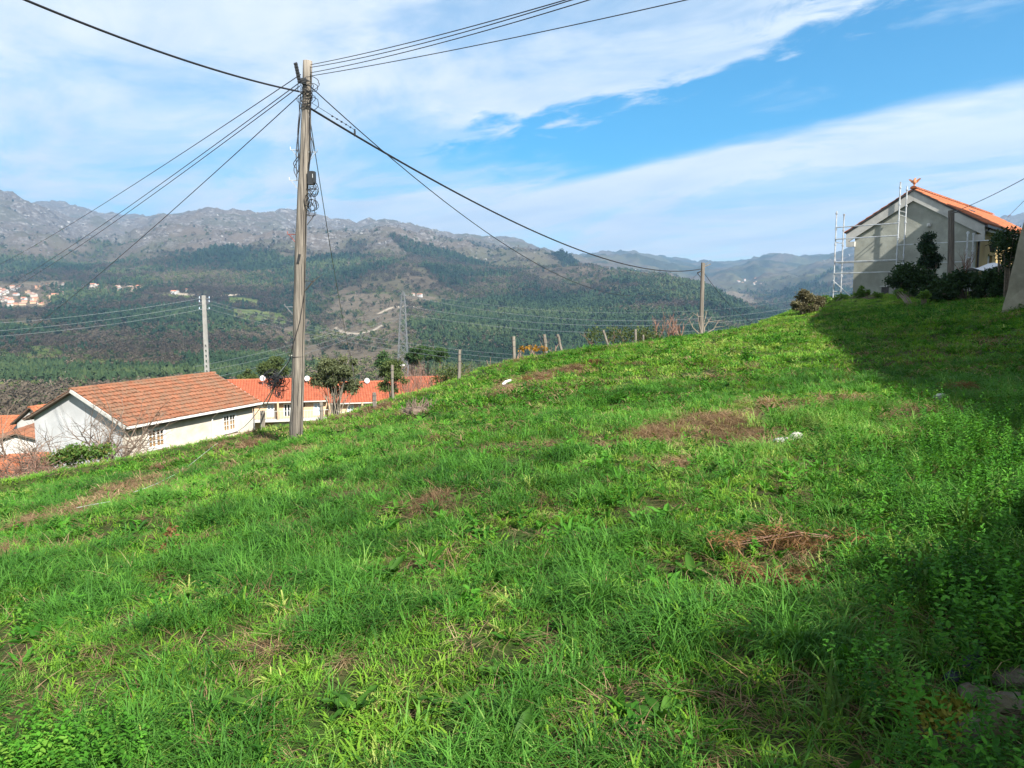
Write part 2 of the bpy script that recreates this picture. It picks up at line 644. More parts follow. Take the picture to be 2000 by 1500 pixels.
def zat(x, y):
    i = int(np.clip(np.searchsorted(gx, x) - 1, 0, len(gx) - 2)); j = int(np.clip(np.searchsorted(gy, y) - 1, 0, len(gy) - 2))
    fx = (x - gx[i]) / (gx[i + 1] - gx[i]); fy = (y - gy[j]) / (gy[j + 1] - gy[j])
    return (GZ[i, j] * (1 - fx) + GZ[i + 1, j] * fx) * (1 - fy) + (GZ[i, j + 1] * (1 - fx) + GZ[i + 1, j + 1] * fx) * fy


def zarr(x, y):
    i = np.clip(np.searchsorted(gx, x) - 1, 0, len(gx) - 2); j = np.clip(np.searchsorted(gy, y) - 1, 0, len(gy) - 2)
    fx = (x - gx[i]) / (gx[i + 1] - gx[i]); fy = (y - gy[j]) / (gy[j + 1] - gy[j])
    return (GZ[i, j] * (1 - fx) + GZ[i + 1, j] * fx) * (1 - fy) + (GZ[i, j + 1] * (1 - fx) + GZ[i + 1, j + 1] * fx) * fy


def hit(px, py, y0=1.6, y1=60.0):
    """where the sight line through a pixel meets the meadow"""
    d = ray(px, py); y = y0
    while y < y1:
        p = EYE + d * (y / d.y)
        if p.z <= zat(p.x, p.y):
            lo, hi = y - .06, y
            for _ in range(8):
                mid = (lo + hi) / 2; p = EYE + d * (mid / d.y)
                if p.z <= zat(p.x, p.y): hi = mid
                else: lo = mid
            p = EYE + d * (hi / d.y)
            return Vector((p.x, p.y, zat(p.x, p.y)))
        y += .06
    return None


def ground(px, Y, dz=0.0):
    p = at(px, 700, Y)
    return Vector((p.x, Y, zat(p.x, Y) + dz))


# dead-grass patches: pixel centre, half width and half height in the photograph
PATCH_PX = [(1420, 830, 105, 34), (1290, 850, 75, 24), (1520, 800, 40, 22), (1640, 785, 70, 13), (1830, 815, 75, 24), (1800, 845, 45, 16), (1120, 725, 48, 11), (1055, 740, 40, 12), (995, 757, 26, 14),
            (860, 915, 34, 10), (845, 975, 40, 17), (510, 862, 48, 13), (590, 888, 35, 9), (325, 908, 25, 8), (165, 990, 48, 16), (290, 945, 85, 14), (60, 1020, 55, 12), (25, 1075, 50, 14), (120, 1010, 50, 10),
            (690, 812, 32, 10), (755, 797, 40, 10), (440, 870, 25, 8), (440, 920, 25, 9), (1320, 905, 35, 10), (1255, 1000, 18, 9), (1560, 1068, 80, 13), (1520, 1155, 50, 24), (1450, 1225, 22, 9),
            (1750, 815, 40, 10), (940, 800, 25, 6), (1180, 870, 28, 9), (520, 1265, 28, 9), (780, 1415, 22, 14), (1200, 1365, 22, 12), (1060, 870, 20, 7)]
PATCH = []
for (a, b, w, h) in PATCH_PX:
    c0 = hit(a, b)
    if c0 is None: continue
    l = hit(a - w, b); r = hit(a + w, b); n_ = hit(a, b + h); f_ = hit(a, b - h)
    rx = w / F * c0.y
    ry = ((f_ - n_).length / 2) if (f_ and n_) else rx * .6
    PATCH.append((c0.x, c0.y, max(rx * .9, .10), min(max(ry * .88, .12), 2.0)))


def dryness(x, y):
    wob = (fbm(x * 1.6, y * 1.6, 4, 21) - .5) * 1.3 + (fbm(x * 7, y * 7, 3, 22) - .5) * .9
    s = np.zeros_like(x)
    for (cx, cy, rx, ry) in PATCH:
        q = np.sqrt(((x - cx) / rx) ** 2 + ((y - cy) / ry) ** 2)
        s = np.maximum(s, 1 - sstep(q + wob, .55, 1.15))
    return s


DRY = dryness(GX, GY)
TCR, _, _ = crest_dist(GX, GY)


def grid_faces(nx, ny):
    i, j = np.meshgrid(np.arange(nx - 1), np.arange(ny - 1), indexing='ij')
    a = (i * ny + j).ravel()
    return np.stack([a, a + ny, a + ny + 1, a + 1], 1)


m, t, p, out = newmat('meadow_ground')
vec = posvec(t)
n1 = t.noise(vec, .8, 6, .6); n2 = t.noise(vec, 9, 5, .65)
green = t.mix(t.smooth(n2, .3, .7), (.016, .028, .008), (.045, .080, .014))
green = t.mix(t.smooth(n1, .42, .66, 0, .75), green, (.075, .060, .028))
brown = t.mix(t.smooth(n2, .3, .7), (.065, .046, .030), (.17, .125, .080))
col = t.mix(t.math('MULTIPLY', attr(t, 'dry'), .9), green, brown)
t.link(col, p.inputs['Base Color'])
p.inputs['Roughness'].default_value = .95
p.inputs['Specular IOR Level'].default_value = .1
b = t.n('ShaderNodeBump'); b.inputs['Strength'].default_value = .8; b.inputs['Distance'].default_value = .04
t.link(t.noise(vec, 18, 6, .7), b.inputs['Height']); t.link(b.outputs[0], p.inputs['Normal'])
mm = np_mesh('meadow_ground', np.stack([GX.ravel(), GY.ravel(), GZ.ravel()], 1), grid_faces(len(gx), len(gy)), m, True, {'dry': DRY})
link('meadow_ground', mm, kind='structure')


# ------------------------------------------------------------------ scattering (geometry nodes, one object per kind of stuff)
def blade_proto(name, mat, rng, n, h, w, spread, lean, droop=.5, seg=3):
    V = []; Fs = []
    for _ in range(n):
        a = rng.uniform(0, 2 * math.pi); r = spread * math.sqrt(rng.random())
        base = Vector((math.cos(a) * r, math.sin(a) * r, -.01))
        az = a + rng.gauss(0, .9)
        d = Vector((math.cos(az), math.sin(az), 0)); side = Vector((-d.y, d.x, 0))
        H = rng.uniform(*h); L = rng.uniform(*lean); ww = w * rng.uniform(.7, 1.25); dr = droop * rng.uniform(.3, 1.3)
        o = len(V)
        for k in range(seg + 1):
            s = k / seg
            ang = L + dr * s * s * 1.6
            c = base + d * (H * s * math.sin(min(ang, 1.75))) + Vector((0, 0, H * s * math.cos(min(ang, 1.75))))
            k_w = ww * (1 - s ** 1.8) * (.75 + .5 * s * (1 - s) * 2)
            if k < seg:
                V += [c - side * k_w * .5, c + side * k_w * .5]
            else:
                V.append(c)
        for k in range(seg - 1):
            Fs.append((o + 2 * k, o + 2 * k + 1, o + 2 * k + 3, o + 2 * k + 2))
        Fs.append((o + 2 * seg - 2, o + 2 * seg - 1, o + 2 * seg))
    me = bpy.data.meshes.new(name); me.from_pydata([tuple(v) for v in V], [], Fs); me.materials.append(mat)
    return me


def leaf_shape(V, Fs, base, d, up, L, W, fold=.15):
    """pointed oval leaf of 4 quads/tris"""
    s = d.cross(up).normalized(); o = len(V)
    V += [base, base + d * L * .3 + s * W * .5 + up * L * fold * .5, base + d * L * .35 - up * W * .08, base + d * L * .3 - s * W * .5 + up * L * fold * .5,
          base + d * L * .72 + s * W * .38 + up * L * fold * .4, base + d * L * .72 - up * L * .02, base + d * L * .72 - s * W * .38 + up * L * fold * .4, base + d * L - up * L * fold * .6]
    Fs += [(o, o + 1, o + 2), (o, o + 2, o + 3), (o + 1, o + 4, o + 5, o + 2), (o + 2, o + 5, o + 6, o + 3), (o + 4, o + 7, o + 5), (o + 5, o + 7, o + 6)]


def rosette_proto(name, mat, rng, n, L, W, el=(.15, .8), h=0.0):
    V = []; Fs = []
    for i in range(n):
        a = i * 2.4 + rng.uniform(-.3, .3); e = rng.uniform(*el)
        d = Vector((math.cos(a) * math.cos(e), math.sin(a) * math.cos(e), math.sin(e)))
        up = Vector((-math.cos(a) * math.sin(e), -math.sin(a) * math.sin(e), math.cos(e)))
        z = h * i / max(1, n)
        leaf_shape(V, Fs, Vector((rng.gauss(0, .012), rng.gauss(0, .012), z)), d, up, rng.uniform(*L), rng.uniform(*W))
    me = bpy.data.meshes.new(name); me.from_pydata([tuple(v) for v in V], [], Fs); me.materials.append(mat)
    return me


def scatter(name, protos, P, rot, scl, idx, tint, label=None, kind='stuff'):
    """one object: points carrying rotation, scale, choice and tint, with the protos set on them"""
    pc = bpy.data.collections.new(name + '_kinds')
    for i, me in enumerate(protos):
        pc.objects.link(bpy.data.objects.new('%s_%02d' % (name, i), me))
    me = bpy.data.meshes.new(name)
    n = len(P)
    me.vertices.add(n); me.vertices.foreach_set('co', np.ascontiguousarray(P, np.float32).ravel())
    for nm, ty, arr in (('rot', 'FLOAT_VECTOR', rot), ('scl', 'FLOAT_VECTOR', scl), ('idx', 'INT', idx), ('tint', 'FLOAT', tint)):
        a = me.attributes.new(nm, ty, 'POINT')
        if ty == 'FLOAT_VECTOR': a.data.foreach_set('vector', np.ascontiguousarray(arr, np.float32).ravel())
        elif ty == 'INT': a.data.foreach_set('value', np.ascontiguousarray(arr, np.int32))
        else: a.data.foreach_set('value', np.ascontiguousarray(arr, np.float32))
    o = link(name, me, kind=kind)
    if label: o['label'] = label
    g = bpy.data.node_groups.new(name, 'GeometryNodeTree')
    g.interface.new_socket('Geometry', in_out='INPUT', socket_type='NodeSocketGeometry')
    g.interface.new_socket('Geometry', in_out='OUTPUT', socket_type='NodeSocketGeometry')
    T = NT(g)
    gi = T.n('NodeGroupInput'); go = T.n('NodeGroupOutput')
    ci = T.n('GeometryNodeCollectionInfo')
    ci.inputs['Collection'].default_value = pc
    ci.inputs['Separate Children'].default_value = True
    ci.inputs['Reset Children'].default_value = True
    ip = T.n('GeometryNodeInstanceOnPoints')
    ip.inputs['Pick Instance'].default_value = True

    def na(nm, ty):
        q = T.n('GeometryNodeInputNamedAttribute', data_type=ty); q.inputs[0].default_value = nm
        return next(s for s in q.outputs if s.enabled and s.name == 'Attribute')
    T.link(gi.outputs[0], ip.inputs['Points'])
    T.link(ci.outputs[0], ip.inputs['Instance'])
    T.link(na('idx', 'INT'), ip.inputs['Instance Index'])
    e2r = T.n('FunctionNodeEulerToRotation')
    T.link(na('rot', 'FLOAT_VECTOR'), e2r.inputs[0])
    T.link(e2r.outputs[0], ip.inputs['Rotation'])
    T.link(na('scl', 'FLOAT_VECTOR'), ip.inputs['Scale'])
    T.link(ip.outputs[0], go.inputs[0])
    md = o.modifiers.new('scatter', 'NODES'); md.node_group = g
    return o


rng = random.Random(5)
nr = np.random.default_rng(11)
gp = [blade_proto('g', GRASS, rng, 22, (.04, .105), .0055, .055, (.1, .75)) for _ in range(4)] + \
     [blade_proto('g', GRASS_B, rng, 26, (.09, .22), .0065, .06, (.1, .6), .9, 4) for _ in range(3)] + \
     [blade_proto('g', (GRASS, GRASS_B, GRASS_Y)[_], rng, 22, (.05, .12), .011, .09, (.1, .7), .6, 2) for _ in range(3)] + \
     [blade_proto('g', (GRASS, GRASS, GRASS_Y)[_], rng, 20, (.05, .13), .02, .16, (.1, .7), .6, 2) for _ in range(3)] + \
     [blade_proto('g', GRASS_Y, rng, 16, (.06, .15), .010, .05, (.2, .9), .8, 3) for _ in range(2)]


def sample_area(dens_fn, n_try, ymax, xlo=-.86, xhi=.86):
    """random ground points seen from the camera or a step beside it"""
    Y = np.sqrt(nr.random(n_try)) * (ymax - 1.2) + 1.2
    X = (nr.random(n_try) * (xhi - xlo) + xlo) * Y + (nr.random(n_try) - .5) * 2.4
    keep = nr.random(n_try) < dens_fn(X, Y)
    return X[keep], Y[keep]


# area of the sampled fan is about .86 * ymax^2
def grass_pts():
    out = []
    for (lo, hi, per_m2, kinds, tall) in ((1.2, 6.0, 400, (0, 1, 2, 3, 13, 14), (4, 5, 6)), (6.0, 13.0, 215, (7, 8, 9, 0, 1), (4, 5, 6)), (13.0, 46.0, 76, (10, 11, 12), (7, 8, 9))):
        area = .86 * (hi ** 2 - lo ** 2)
        n = int(area * per_m2)
        Y = np.sqrt(nr.random(n) * (hi ** 2 - lo ** 2) + lo ** 2)
        X = (nr.random(n) * 2 - 1) * .86 * Y + (nr.random(n) - .5) * 2.0
        t, _, _ = crest_dist(X, Y)
        dry = dryness(X, Y)
        tus = fbm(X * 1.5, Y * 1.5, 3, 40)
        keep = (t < 3.5) & (nr.random(n) > dry * .84) & (nr.random(n) < np.clip(.42 + 1.9 * (tus - .30), .42, 1) * (.30 + .70 * sstep(fbm(X * 4.2, Y * 4.2, 2, 231), .36, .50)))
        X, Y, dry, tus, t = X[keep], Y[keep], dry[keep], tus[keep], t[keep]
        n = len(X)
        big = fbm(X * .35, Y * .35, 4, 60)
        tallp = sstep(tus, .50, .66) * .6 + .06 + .25 * sstep(t, -1.5, 0) + .35 * sstep((X - .4) / Y, .22, .42) * (Y < 9)
        isT = nr.random(n) < tallp
        idx = np.where(isT, np.array(tall)[nr.integers(0, len(tall), n)], np.array(kinds)[nr.integers(0, len(kinds), n)])
        s = (.62 + .5 * nr.random(n)) * (.75 + .6 * tus)
        tint = np.clip(.18 + .9 * (big - .32) + .42 * nr.random(n) + .35 * (nr.random(n) < .07) - .12 * isT + .35 * (fbm(X * 3.1, Y * 3.1, 2, 66) - .5), 0, 1)
        rot = np.stack([nr.normal(0, .16, n), nr.normal(0, .16, n), nr.random(n) * 6.283], 1)
        out.append((np.stack([X, Y, zarr(X, Y)], 1), rot, np.stack([s, s, s * (.8 + .4 * nr.random(n))], 1), idx, tint))
    return [np.concatenate(q) for q in zip(*out)]


scatter('meadow_grass', gp, *grass_pts())

# dead straw lying in the patches and thinly through the sward
sp = [blade_proto('s', STRAW, rng, 20, (.10, .30), .0045, .10, (1.0, 1.6), .25, 3) for _ in range(4)] + \
     [blade_proto('s', STRAW, rng, 16, (.12, .30), .012, .16, (1.0, 1.6), .25, 2) for _ in range(3)]


def straw_pts():
    out = []
    for (lo, hi, per_m2, kinds) in ((1.2, 9.0, 420, (0, 1, 2, 3)), (9.0, 30.0, 190, (4, 5, 6))):
        n = int(.86 * (hi ** 2 - lo ** 2) * per_m2)
        Y = np.sqrt(nr.random(n) * (hi ** 2 - lo ** 2) + lo ** 2)
        X = (nr.random(n) * 2 - 1) * .86 * Y
        t, _, _ = crest_dist(X, Y)
        dry = dryness(X, Y)
        keep = (t < 1) & (nr.random(n) < np.clip(dry * .9 + .07 * sstep(fbm(X * .7, Y * .7, 3, 90), .40, .62) + .02 + .30 * sstep(fbm(X * 3.3, Y * 3.3, 3, 245), .60, .72), 0, 1))
        X, Y = X[keep], Y[keep]; n = len(X)
        s = .55 + .55 * nr.random(n)
        rot = np.stack([nr.normal(0, .1, n), nr.normal(0, .1, n), nr.random(n) * 6.283], 1)
        out.append((np.stack([X, Y, zarr(X, Y) + .01], 1), rot, np.stack([s, s, s], 1), np.array(kinds)[nr.integers(0, len(kinds), n)], nr.random(n) ** 1.2))
    return [np.concatenate(q) for q in zip(*out)]


scatter('dead_grass', sp, *straw_pts())

# low broad-leaved weeds through the sward, thicker and taller on the right-hand bank
wp = [rosette_proto('w', WEED, rng, 9, (.05, .11), (.018, .035)) for _ in range(3)] + \
     [rosette_proto('w', WEED, rng, 16, (.022, .038), (.013, .02), (.0, .6), .10) for _ in range(3)] + \
     [rosette_proto('w', WEED, rng, 30, (.026, .05), (.013, .024), (-.1, .7), .34) for _ in range(3)]


def weed_pts():
    out = []
    n = 34000
    Y = np.sqrt(nr.random(n)) * 27 + 1.2
    X = (nr.random(n) * 2 - 1) * .84 * Y + (nr.random(n) - .5) * 1.5
    t, _, _ = crest_dist(X, Y)
    pat = sstep(fbm(X * .8, Y * .8, 4, 130), .44, .66)
    keep = (t < 0) & (nr.random(n) < .22 + .78 * pat) & (dryness(X, Y) < .5)
    X, Y = X[keep], Y[keep]; n = len(X)
    s = (.6 + .7 * nr.random(n)) * (1 + Y * .02)
    out.append((X, Y, s, nr.integers(0, 6, n), np.clip(nr.random(n) * .8, 0, 1)))
    # the bank: X beyond roughly .33 Y + .7, near the camera
    n = 2500
    Y = 1.6 + 7.4 * nr.random(n); X = (.30 + .62 * nr.random(n)) * Y + .35
    pat = sstep(fbm(X * 1.5, Y * 1.5, 3, 77), .40, .60)
    keep = (nr.random(n) < pat * sstep((X - .25) / Y, .24, .46)) & (dryness(X, Y) < .4)
    X, Y = X[keep], Y[keep]; n = len(X)
    out.append((X, Y, .40 + .45 * nr.random(n), nr.integers(6, 9, n), np.clip(nr.random(n) * .75, 0, 1)))
    n = 2600
    Y = 2.6 + 5.4 * nr.random(n); X = (.50 + .40 * nr.random(n)) * Y + .2
    keep = nr.random(n) < sstep(fbm(X * 1.9, Y * 1.9, 3, 177), .42, .6) * .8
    X, Y = X[keep], Y[keep]; n = len(X)
    out.append((X, Y, .5 + .45 * nr.random(n), nr.integers(6, 9, n), np.clip(nr.random(n) * .8, 0, 1)))
    # leafy clump in the near left corner
    n = 260
    X = nr.normal(-1.72, .22, n); Y = nr.normal(2.55, .16, n)
    out.append((X, Y, .40 + .35 * nr.random(n), nr.integers(6, 9, n), np.clip(.3 + .6 * nr.random(n), 0, 1)))
    X = np.concatenate([q[0] for q in out]); Y = np.concatenate([q[1] for q in out]); s = np.concatenate([q[2] for q in out])
    i = np.concatenate([q[3] for q in out]); tn = np.concatenate([q[4] for q in out]); n = len(X)
    rot = np.stack([nr.normal(0, .2, n), nr.normal(0, .2, n), nr.random(n) * 6.283], 1)
    return np.stack([X, Y, zarr(X, Y)], 1), rot, np.stack([s, s, s], 1), i, tn


scatter('meadow_weeds', wp, *weed_pts())
# ------------------------------------------------------------------ the valley and the mountains across it
# for a column of the photograph: (distance in metres, pixel row at which the ground stands there)
FAR = {
    -900: [(500, 760), (900, 690), (1500, 620), (1900, 575), (2400, 525), (3000, 470), (3800, 400), (4600, 395), (6500, 420), (9500, 430)],
    -300: [(500, 756), (900, 690), (1500, 610), (1900, 570), (2300, 530), (2800, 480), (3400, 425), (4000, 380), (5500, 400), (9500, 430)],
    0: [(500, 752), (850, 690), (1200, 640), (1600, 602), (1900, 566), (2300, 530), (2700, 492), (3300, 440), (3900, 389), (4600, 398), (6000, 410), (9500, 430)],
    110: [(500, 752), (850, 690), (1200, 640), (1600, 600), (1900, 566), (2300, 532), (2700, 500), (3300, 458), (3900, 424), (4700, 414), (5600, 408), (7000, 425), (9500, 430)],
    160: [(500, 752), (850, 690), (1200, 640), (1600, 598), (1900, 562), (2300, 534), (2700, 510), (3200, 478), (4000, 450), (5000, 425), (5600, 403), (7000, 425), (9500, 430)],
    240: [(500, 752), (850, 692), (1200, 642), (1600, 598), (1900, 560), (2300, 536), (2700, 515), (3200, 494), (4000, 466), (5000, 440), (5800, 419), (7000, 430), (9500, 430)],
    340: [(500, 752), (850, 694), (1200, 642), (1600, 598), (1900, 562), (2300, 530), (2700, 500), (3200, 462), (3900, 434), (5000, 438), (5800, 422), (7000, 430), (9500, 440)],
    420: [(500, 752), (850, 696), (1200, 645), (1600, 600), (1900, 565), (2300, 525), (2700, 490), (3300, 445), (3900, 419), (4600, 428), (6000, 440), (9500, 445)],
    540: [(500, 752), (850, 700), (1200, 655), (1600, 605), (1900, 565), (2300, 525), (2700, 485), (3300, 445), (4000, 424), (4600, 432), (6000, 445), (9500, 450)],
    620: [(500, 752), (850, 702), (1200, 660), (1600, 605), (1900, 560), (2300, 520), (2700, 480), (3200, 445), (3700, 426), (4600, 436), (6000, 450), (9500, 455)],
    690: [(500, 752), (850, 702), (1200, 655), (1600, 600), (1900, 558), (2300, 515), (2700, 478), (3100, 448), (3500, 440), (4600, 446), (6000, 460), (9500, 465)],
    770: [(500, 750), (850, 695), (1200, 645), (1600, 592), (1900, 555), (2300, 510), (2700, 470), (3100, 447), (3700, 450), (4300, 445), (6000, 465), (9500, 470)],
    880: [(500, 750), (850, 700), (1100, 650), (1400, 615), (1800, 580), (2200, 540), (2600, 505), (3000, 482), (3600, 468), (4100, 459), (6000, 475), (9500, 480)],
    980: [(500, 750), (850, 700), (1100, 655), (1400, 615), (1800, 575), (2200, 545), (2600, 518), (3000, 500), (3700, 478), (4100, 470), (6000, 485), (9500, 490)],
    1060: [(500, 750), (850, 700), (1100, 655), (1400, 612), (1800, 570), (2200, 540), (2600, 520), (3000, 508), (3700, 492), (4100, 490), (5000, 500), (7000, 508), (9500, 510)],
    1130: [(500, 750), (850, 698), (1100, 652), (1400, 610), (1800, 565), (2200, 535), (2500, 525), (3000, 530), (3700, 525), (5000, 520), (6500, 512), (7600, 506), (9500, 515)],
    1210: [(500, 745), (850, 690), (1100, 645), (1400, 600), (1800, 555), (2100, 533), (2500, 545), (3000, 560), (3700, 550), (5000, 528), (6500, 510), (7400, 502), (9500, 512)],
    1290: [(500, 740), (850, 680), (1100, 640), (1400, 598), (1700, 560), (2000, 542), (2300, 556), (3000, 575), (3700, 560), (5000, 535), (6500, 518), (7600, 510), (9500, 516)],
    1370: [(500, 740), (850, 675), (1100, 640), (1400, 600), (1700, 572), (1900, 561), (2200, 580), (3000, 590), (3700, 570), (5000, 545), (6500, 530), (7800, 523), (9500, 525)],
    1440: [(500, 740), (850, 680), (1100, 650), (1400, 615), (1700, 592), (1850, 590), (2200, 610), (3000, 590), (3700, 568), (5000, 545), (6500, 524), (7600, 514), (9500, 522)],
    1510: [(500, 740), (850, 690), (1100, 665), (1400, 640), (1700, 625), (2200, 610), (3000, 585), (3700, 565), (5000, 540), (6500, 512), (7200, 499), (9500, 516)],
    1580: [(500, 740), (850, 690), (1100, 665), (1400, 640), (1700, 622), (2200, 602), (3000, 575), (3700, 556), (5000, 535), (6500, 516), (7400, 508), (9500, 514)],
    1650: [(500, 735), (850, 685), (1100, 660), (1400, 635), (1700, 615), (2200, 595), (3000, 566), (3700, 545), (4600, 516), (5600, 494), (7500, 500), (9500, 505)],
    1750: [(500, 735), (850, 685), (1100, 655), (1400, 630), (1700, 610), (2200, 585), (3000, 556), (3700, 525), (4600, 490), (5600, 465), (7500, 480), (9500, 495)],
    2000: [(500, 735), (850, 685), (1100, 655), (1400, 630), (1700, 605), (2200, 575), (3000, 540), (3700, 505), (4600, 465), (5600, 430), (7500, 450), (9500, 480)],
    2900: [(500, 735), (850, 685), (1100, 655), (1400, 630), (1700, 605), (2200, 575), (3000, 540), (3700, 505), (4600, 465), (5600, 430), (7500, 450), (9500, 480)],
}


def row_to_z(row, Y):
    b = (750 - row) / F
    return 1.6 + Y * (b * CP - SP) / (b * SP + CP)


fc = np.array(sorted(FAR))
FY = np.concatenate([np.geomspace(55, 500, 50, endpoint=False), np.geomspace(500, 5200, 400, endpoint=False), np.geomspace(5200, 9500, 70)])
tab = np.zeros((len(fc), len(FY)))
for i, c in enumerate(fc):
    L = FAR[c]
    ys = np.array([q[0] for q in L]); zs = np.array([row_to_z(q[1], q[0]) for q in L])
    ys = np.concatenate([[50, 110, 160, 300], ys]); zs = np.concatenate([[-19, -22, -28, -42], zs])
    tab[i] = np.interp(np.log(FY), np.log(ys), zs)
FA = np.linspace(-1.25, 1.25, 760)
FP = FA * F + 1000
FZ = np.stack([np.interp(FP, fc, tab[:, j]) for j in range(len(FY))], 1)


def smooth_axis(A, k, ax):
    w = np.hanning(2 * k + 3)[1:-1]; w /= w.sum()
    pad = [(k, k) if q == ax else (0, 0) for q in range(2)]
    B = np.pad(A, pad, mode='edge')
    return np.apply_along_axis(lambda v: np.convolve(v, w, mode='valid'), ax, B)


FZ = smooth_axis(smooth_axis(FZ, 5, 0), 5, 1)
FGX = FA[:, None] * FY[None, :]; FGY = np.broadcast_to(FY[None, :], FGX.shape)
amp = np.clip((FGY - 300) / 1500, 0, 1)
rid = fbm(FGX / 520, FGY / 520, 6, 301, .52, True) - .62 + .9 * (fbm(FGX / 900, FGY / 1300, 3, 311, .5, True) - .62)
fin = fbm(FGX / 120, FGY / 120, 4, 333, .55, True) - .6
rockzone = sstep(FGY, 2300, 3000)
FZ = FZ + amp * (rid * (44 + 78 * rockzone) + fin * (7 + 24 * rockzone)) * np.clip(FGY / 2600, .35, 1.25)
FROW = 750 - F * np.tan(np.arctan2(FZ - 1.6, FGY) + PITCH)          # picture row of every ground point
FPX = np.broadcast_to(FP[:, None], FZ.shape)


def in_poly(px, py, poly):
    r = np.zeros(px.shape, bool); n = len(poly)
    for i in range(n):
        x1, y1 = poly[i]; x2, y2 = poly[(i + 1) % n]
        c = ((y1 > py) != (y2 > py)) & (px < (x2 - x1) * (py - y1) / (y2 - y1 + 1e-9) + x1)
        r ^= c
    return r


wobx = (fbm(FGX / 140, FGY / 140, 4, 400) - .5) * 60
woby = (fbm(FGX / 140 + 50, FGY / 140, 4, 420) - .5) * 22
QX, QY = FPX + wobx, FROW + woby
FOREST_PX = [[(90, 525), (200, 512), (330, 508), (430, 484), (540, 496), (640, 512), (730, 498), (800, 508), (720, 528), (600, 545), (560, 566), (480, 576), (400, 552), (330, 546), (230, 558), (140, 548)],
             [(755, 452), (860, 486), (960, 522), (1080, 552), (1180, 575), (1120, 606), (900, 576), (820, 522)],
             [(795, 606), (860, 596), (930, 592), (985, 640), (1120, 712), (960, 790), (860, 760), (800, 700)],
             [(940, 596), (1000, 575), (1120, 580), (1210, 530), (1300, 540), (1390, 572), (1440, 600), (1560, 620), (1620, 660), (1400, 700), (1150, 740), (1060, 690), (980, 630)],
             [(100, 588), (230, 582), (370, 590), (420, 620), (540, 690), (600, 740), (420, 760), (330, 690), (240, 650), (100, 640)],
             [(420, 572), (520, 590), (560, 606), (470, 610)], [(620, 590), (660, 600), (640, 690), (600, 640)]]
FIELD_PX = [[(40, 680), (110, 676), (130, 720), (40, 726)], [(20, 628), (70, 634), (60, 652), (10, 650)], [(330, 574), (378, 578), (374, 592), (330, 590)], [(430, 606), (560, 612), (560, 640), (480, 632)],
            [(740, 574), (766, 576), (764, 586), (742, 586)], [(955, 596), (1004, 604), (992, 622), (960, 612)], [(180, 700), (250, 704), (240, 722), (170, 720)],
            [(985, 575), (1005, 577), (1000, 584), (984, 583)], [(440, 585), (500, 592), (495, 600), (440, 596)]]
BARE_PX = [[(-80, 556), (60, 552), (150, 556), (140, 574), (100, 600), (-80, 608)], [(560, 640), (690, 570), (790, 585), (780, 690), (700, 720), (580, 720)], [(1385, 560), (1470, 585), (1480, 610), (1400, 610)], [(140, 560), (280, 560), (280, 572), (140, 574)], [(800, 574), (845, 578), (840, 586), (800, 584)]]
forest = np.zeros(FZ.shape); field = np.zeros(FZ.shape); bare = np.zeros(FZ.shape)
for q in FOREST_PX: forest = np.maximum(forest, in_poly(QX, QY, q).astype(float))
for q in FIELD_PX: field = np.maximum(field, in_poly(QX, QY, q).astype(float))
for q in BARE_PX: bare = np.maximum(bare, in_poly(QX, QY, q).astype(float))
patchy = fbm(FGX / 260, FGY / 260, 5, 500)
low = (FROW > 575) & (FPX < 640)
forest = np.maximum(forest, np.where(low, sstep(patchy, .46, .60) * .85, 0) * (1 - bare))
forest = np.maximum(forest, np.where((FGY > 4300) & (FPX > 1100), sstep(patchy, .52, .62) * .7, 0))
forest = np.maximum(forest, np.where((FGY > 1500) & (FROW > 470) & (FGY < 4200), sstep(patchy, .54, .66) * .6, 0)) * (1 - field)
forest *= np.where(in_poly(FPX, FROW, [(1040, 560), (1130, 548), (1240, 560), (1340, 575), (1200, 590), (1080, 575)]) & (patchy > .47), .15, 1)
rock = sstep(FROW + (patchy - .5) * 90, 520, 445) * (FGY > 2300) * (1 - forest * .8)
rock = np.maximum(rock, in_poly(QX, QY, [(1385, 560), (1470, 585), (1490, 606), (1410, 612)]) * .8)
rock = np.clip(rock, 0, 1)
TRACK_PX = [[(365, 672), (384, 655), (400, 645), (420, 640), (440, 628), (452, 628)], [(655, 640), (672, 650), (700, 652), (730, 645), (745, 636)], [(742, 612), (762, 602), (790, 598), (830, 600)], [(250, 555), (262, 560), (275, 566)],
            [(340, 572), (420, 578), (500, 574)], [(560, 700), (552, 680), (560, 660)], [(1030, 652), (1080, 640), (1100, 650)]]
track = np.zeros(FZ.shape)
for q in TRACK_PX:
    for (x1, y1), (x2, y2) in zip(q[:-1], q[1:]):
        tt = np.clip(((FPX - x1) * (x2 - x1) + (FROW - y1) * (y2 - y1)) / ((x2 - x1) ** 2 + (y2 - y1) ** 2), 0, 1)
        dd = np.hypot(FPX - x1 - tt * (x2 - x1), (FROW - y1 - tt * (y2 - y1)) * 1.6)
        track = np.maximum(track, 1 - sstep(dd, 1.4, 3.0))

